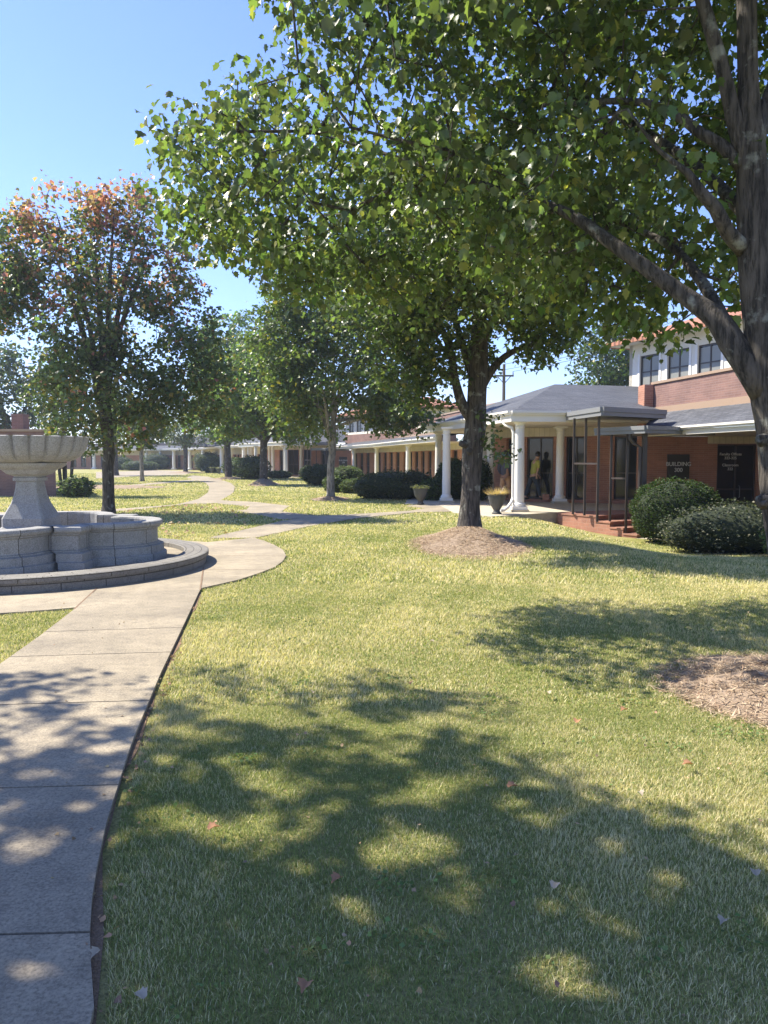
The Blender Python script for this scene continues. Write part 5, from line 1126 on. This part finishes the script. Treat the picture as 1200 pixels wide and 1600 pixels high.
x, y = at(832, 28.35); person("person in a yellow-green top and dark trousers stepping into the porch doorway", x, y, 0.13, R(-75), M['lime'], M['navy'], M['skin_pale'], lean=0.25, stride=0.26, H=0.99)

# ------------------------------------------------------------------ fallen leaves
def fallen(px, py, col, size, label, grp):
    x, y = gp(px, py, 0.045); P_, F = leaf_template('maple'); a = rng.uniform(0, 6.28); c, s = math.cos(a), math.sin(a); V = []
    for p in P_:
        u, v = p[0]*size, (p[1]-0.4)*size; V.append((x+u*c-v*s, y+u*s+v*c, 0.046+hgt(x, y)+abs(p[0])*size*0.7+0.1*size*math.sin(p[1]*3)))
    o = np_mesh("fallen_leaf", np.array(V), F, M['needle'], col=np.tile(np.array(col), (len(V), 1))); tag(o, label, 'leaf', grp)
for p, l_ in [((333, 1295), "tan fallen leaf in the left sun patch near the path"), ((477, 1542), "tan fallen leaf lowest in the shaded grass"), ((527, 1375), "tan fallen leaf in the shade left of the big sun patch"), ((1075, 1195), "reddish fallen leaf in sun left of the right mulch ring's foot"), ((640, 1068), "tan fallen leaf at the far edge of the near shade"),
              ((800, 1230), "tan fallen leaf on the shade edge in mid lawn"), ((975, 1110), "tan fallen leaf on sunny grass left of the right mulch ring"), ((902, 1128), "tan fallen leaf on sunny grass, farther left of the right mulch ring")]: fallen(*p, (0.38, 0.20, 0.11), 0.055, l_, "tan fallen leaves")
for p, l_ in [((220, 1557), "pale fallen leaf at the lower left, just right of the path"), ((867, 1385), "pale fallen leaf in the shade right of the centre"), ((1180, 1365), "pale fallen leaf near the right edge, lower lawn"), ((490, 1082), "pale fallen leaf at the far left edge of the near shade"), ((857, 1083), "pale fallen leaf in sun before the mid-lawn shade band"),
              ((1020, 870), "pale fallen leaf on the grass below the round clipped shrub"), ((1130, 1440), "pale fallen leaf in deep shade near the lower right"), ((1115, 985), "pale fallen leaf in the shade band beyond the right mulch ring"), ((675, 1003), "pale fallen leaf alone on the sunny middle lawn"), ((1022, 900), "pale fallen leaf a step nearer than the one below the clipped shrub"),
              ((898, 960), "pale fallen leaf where the mid-lawn shade band begins"), ((1000, 1240), "pale fallen leaf at the shade edge below the right mulch ring"), ((151, 1490), "pale fallen leaf in the soil groove beside the path")]: fallen(*p, (0.42, 0.35, 0.26), 0.045, l_, "pale fallen leaves")
nL = 2600; lx = rng.uniform(-13, -1.5, nL); lyy = rng.uniform(15.5, 33, nL); ok = np.ones(nL, bool)
isl = G([(140, 803), (230, 796), (292, 789), (337, 788), (390, 793), (367, 800), (440, 813), (325, 843), (240, 845)]); ok = inpoly(lx, lyy, isl) & (rng.uniform(size=nL) < np.clip(1.2-(lx+11)/9, 0.1, 1))
C = np.stack([lx[ok], lyy[ok], np.full(ok.sum(), 0.05)], 1)
ye = rng.uniform(1.8, 9, 120); C2_ = np.stack([np.array([xR(v) for v in ye])+rng.uniform(0.0, 0.10, 120), ye, np.full(120, 0.02)], 1)
yl = rng.uniform(2, 10, 260); C3_ = np.stack([rng.uniform(-0.45, 0.55, 260)*yl, yl, np.full(260, 0.035)], 1)
LV = [make_leaves(C, 0.11, 'simple', green((0.42, 0.30, 0.18), 0.3, 0), droop=0.05, flat=0.9), make_leaves(C2_, 0.028, 'mid', green((0.34, 0.22, 0.12), 0.4, 0), droop=0.05, flat=0.6), make_leaves(C3_, 0.020, 'mid', green((0.36, 0.25, 0.14), 0.4, 0), droop=0.05, flat=0.6)]
V, F, c = np.concatenate([q[0] for q in LV]), np.concatenate([LV[0][1], LV[1][1]+len(LV[0][0]), LV[2][1]+len(LV[0][0])+len(LV[1][0])]), np.concatenate([q[2] for q in LV]); tag(np_mesh("leaf_litter", V, F, M['needle'], col=c), "scatter of small dry leaf bits over the lawn and path edge, thickest behind the fountain", kind='stuff')

# ------------------------------------------------------------------ thin haze volume, added to lift the blacks and fade the distance
hb = MB(); hb.box(-260, -40, -2.0, 260, 260, 22); hz = hb.build("haze", M['white']); tag(hz, "thin added haze that lifts the shadows and fades the distance", kind='stuff')
hm = bpy.data.materials.new("haze"); hm.use_nodes = True; hn = hm.node_tree; hn.nodes.clear(); ho = hn.nodes.new('ShaderNodeOutputMaterial'); pv = hn.nodes.new('ShaderNodeVolumePrincipled')
pv.inputs['Color'].default_value = (0.78, 0.90, 1.0, 1); pv.inputs['Density'].default_value = 0.0008; pv.inputs['Anisotropy'].default_value = 0.5
hn.links.new(pv.outputs[0], ho.inputs['Volume']); hz.data.materials.clear(); hz.data.materials.append(hm)
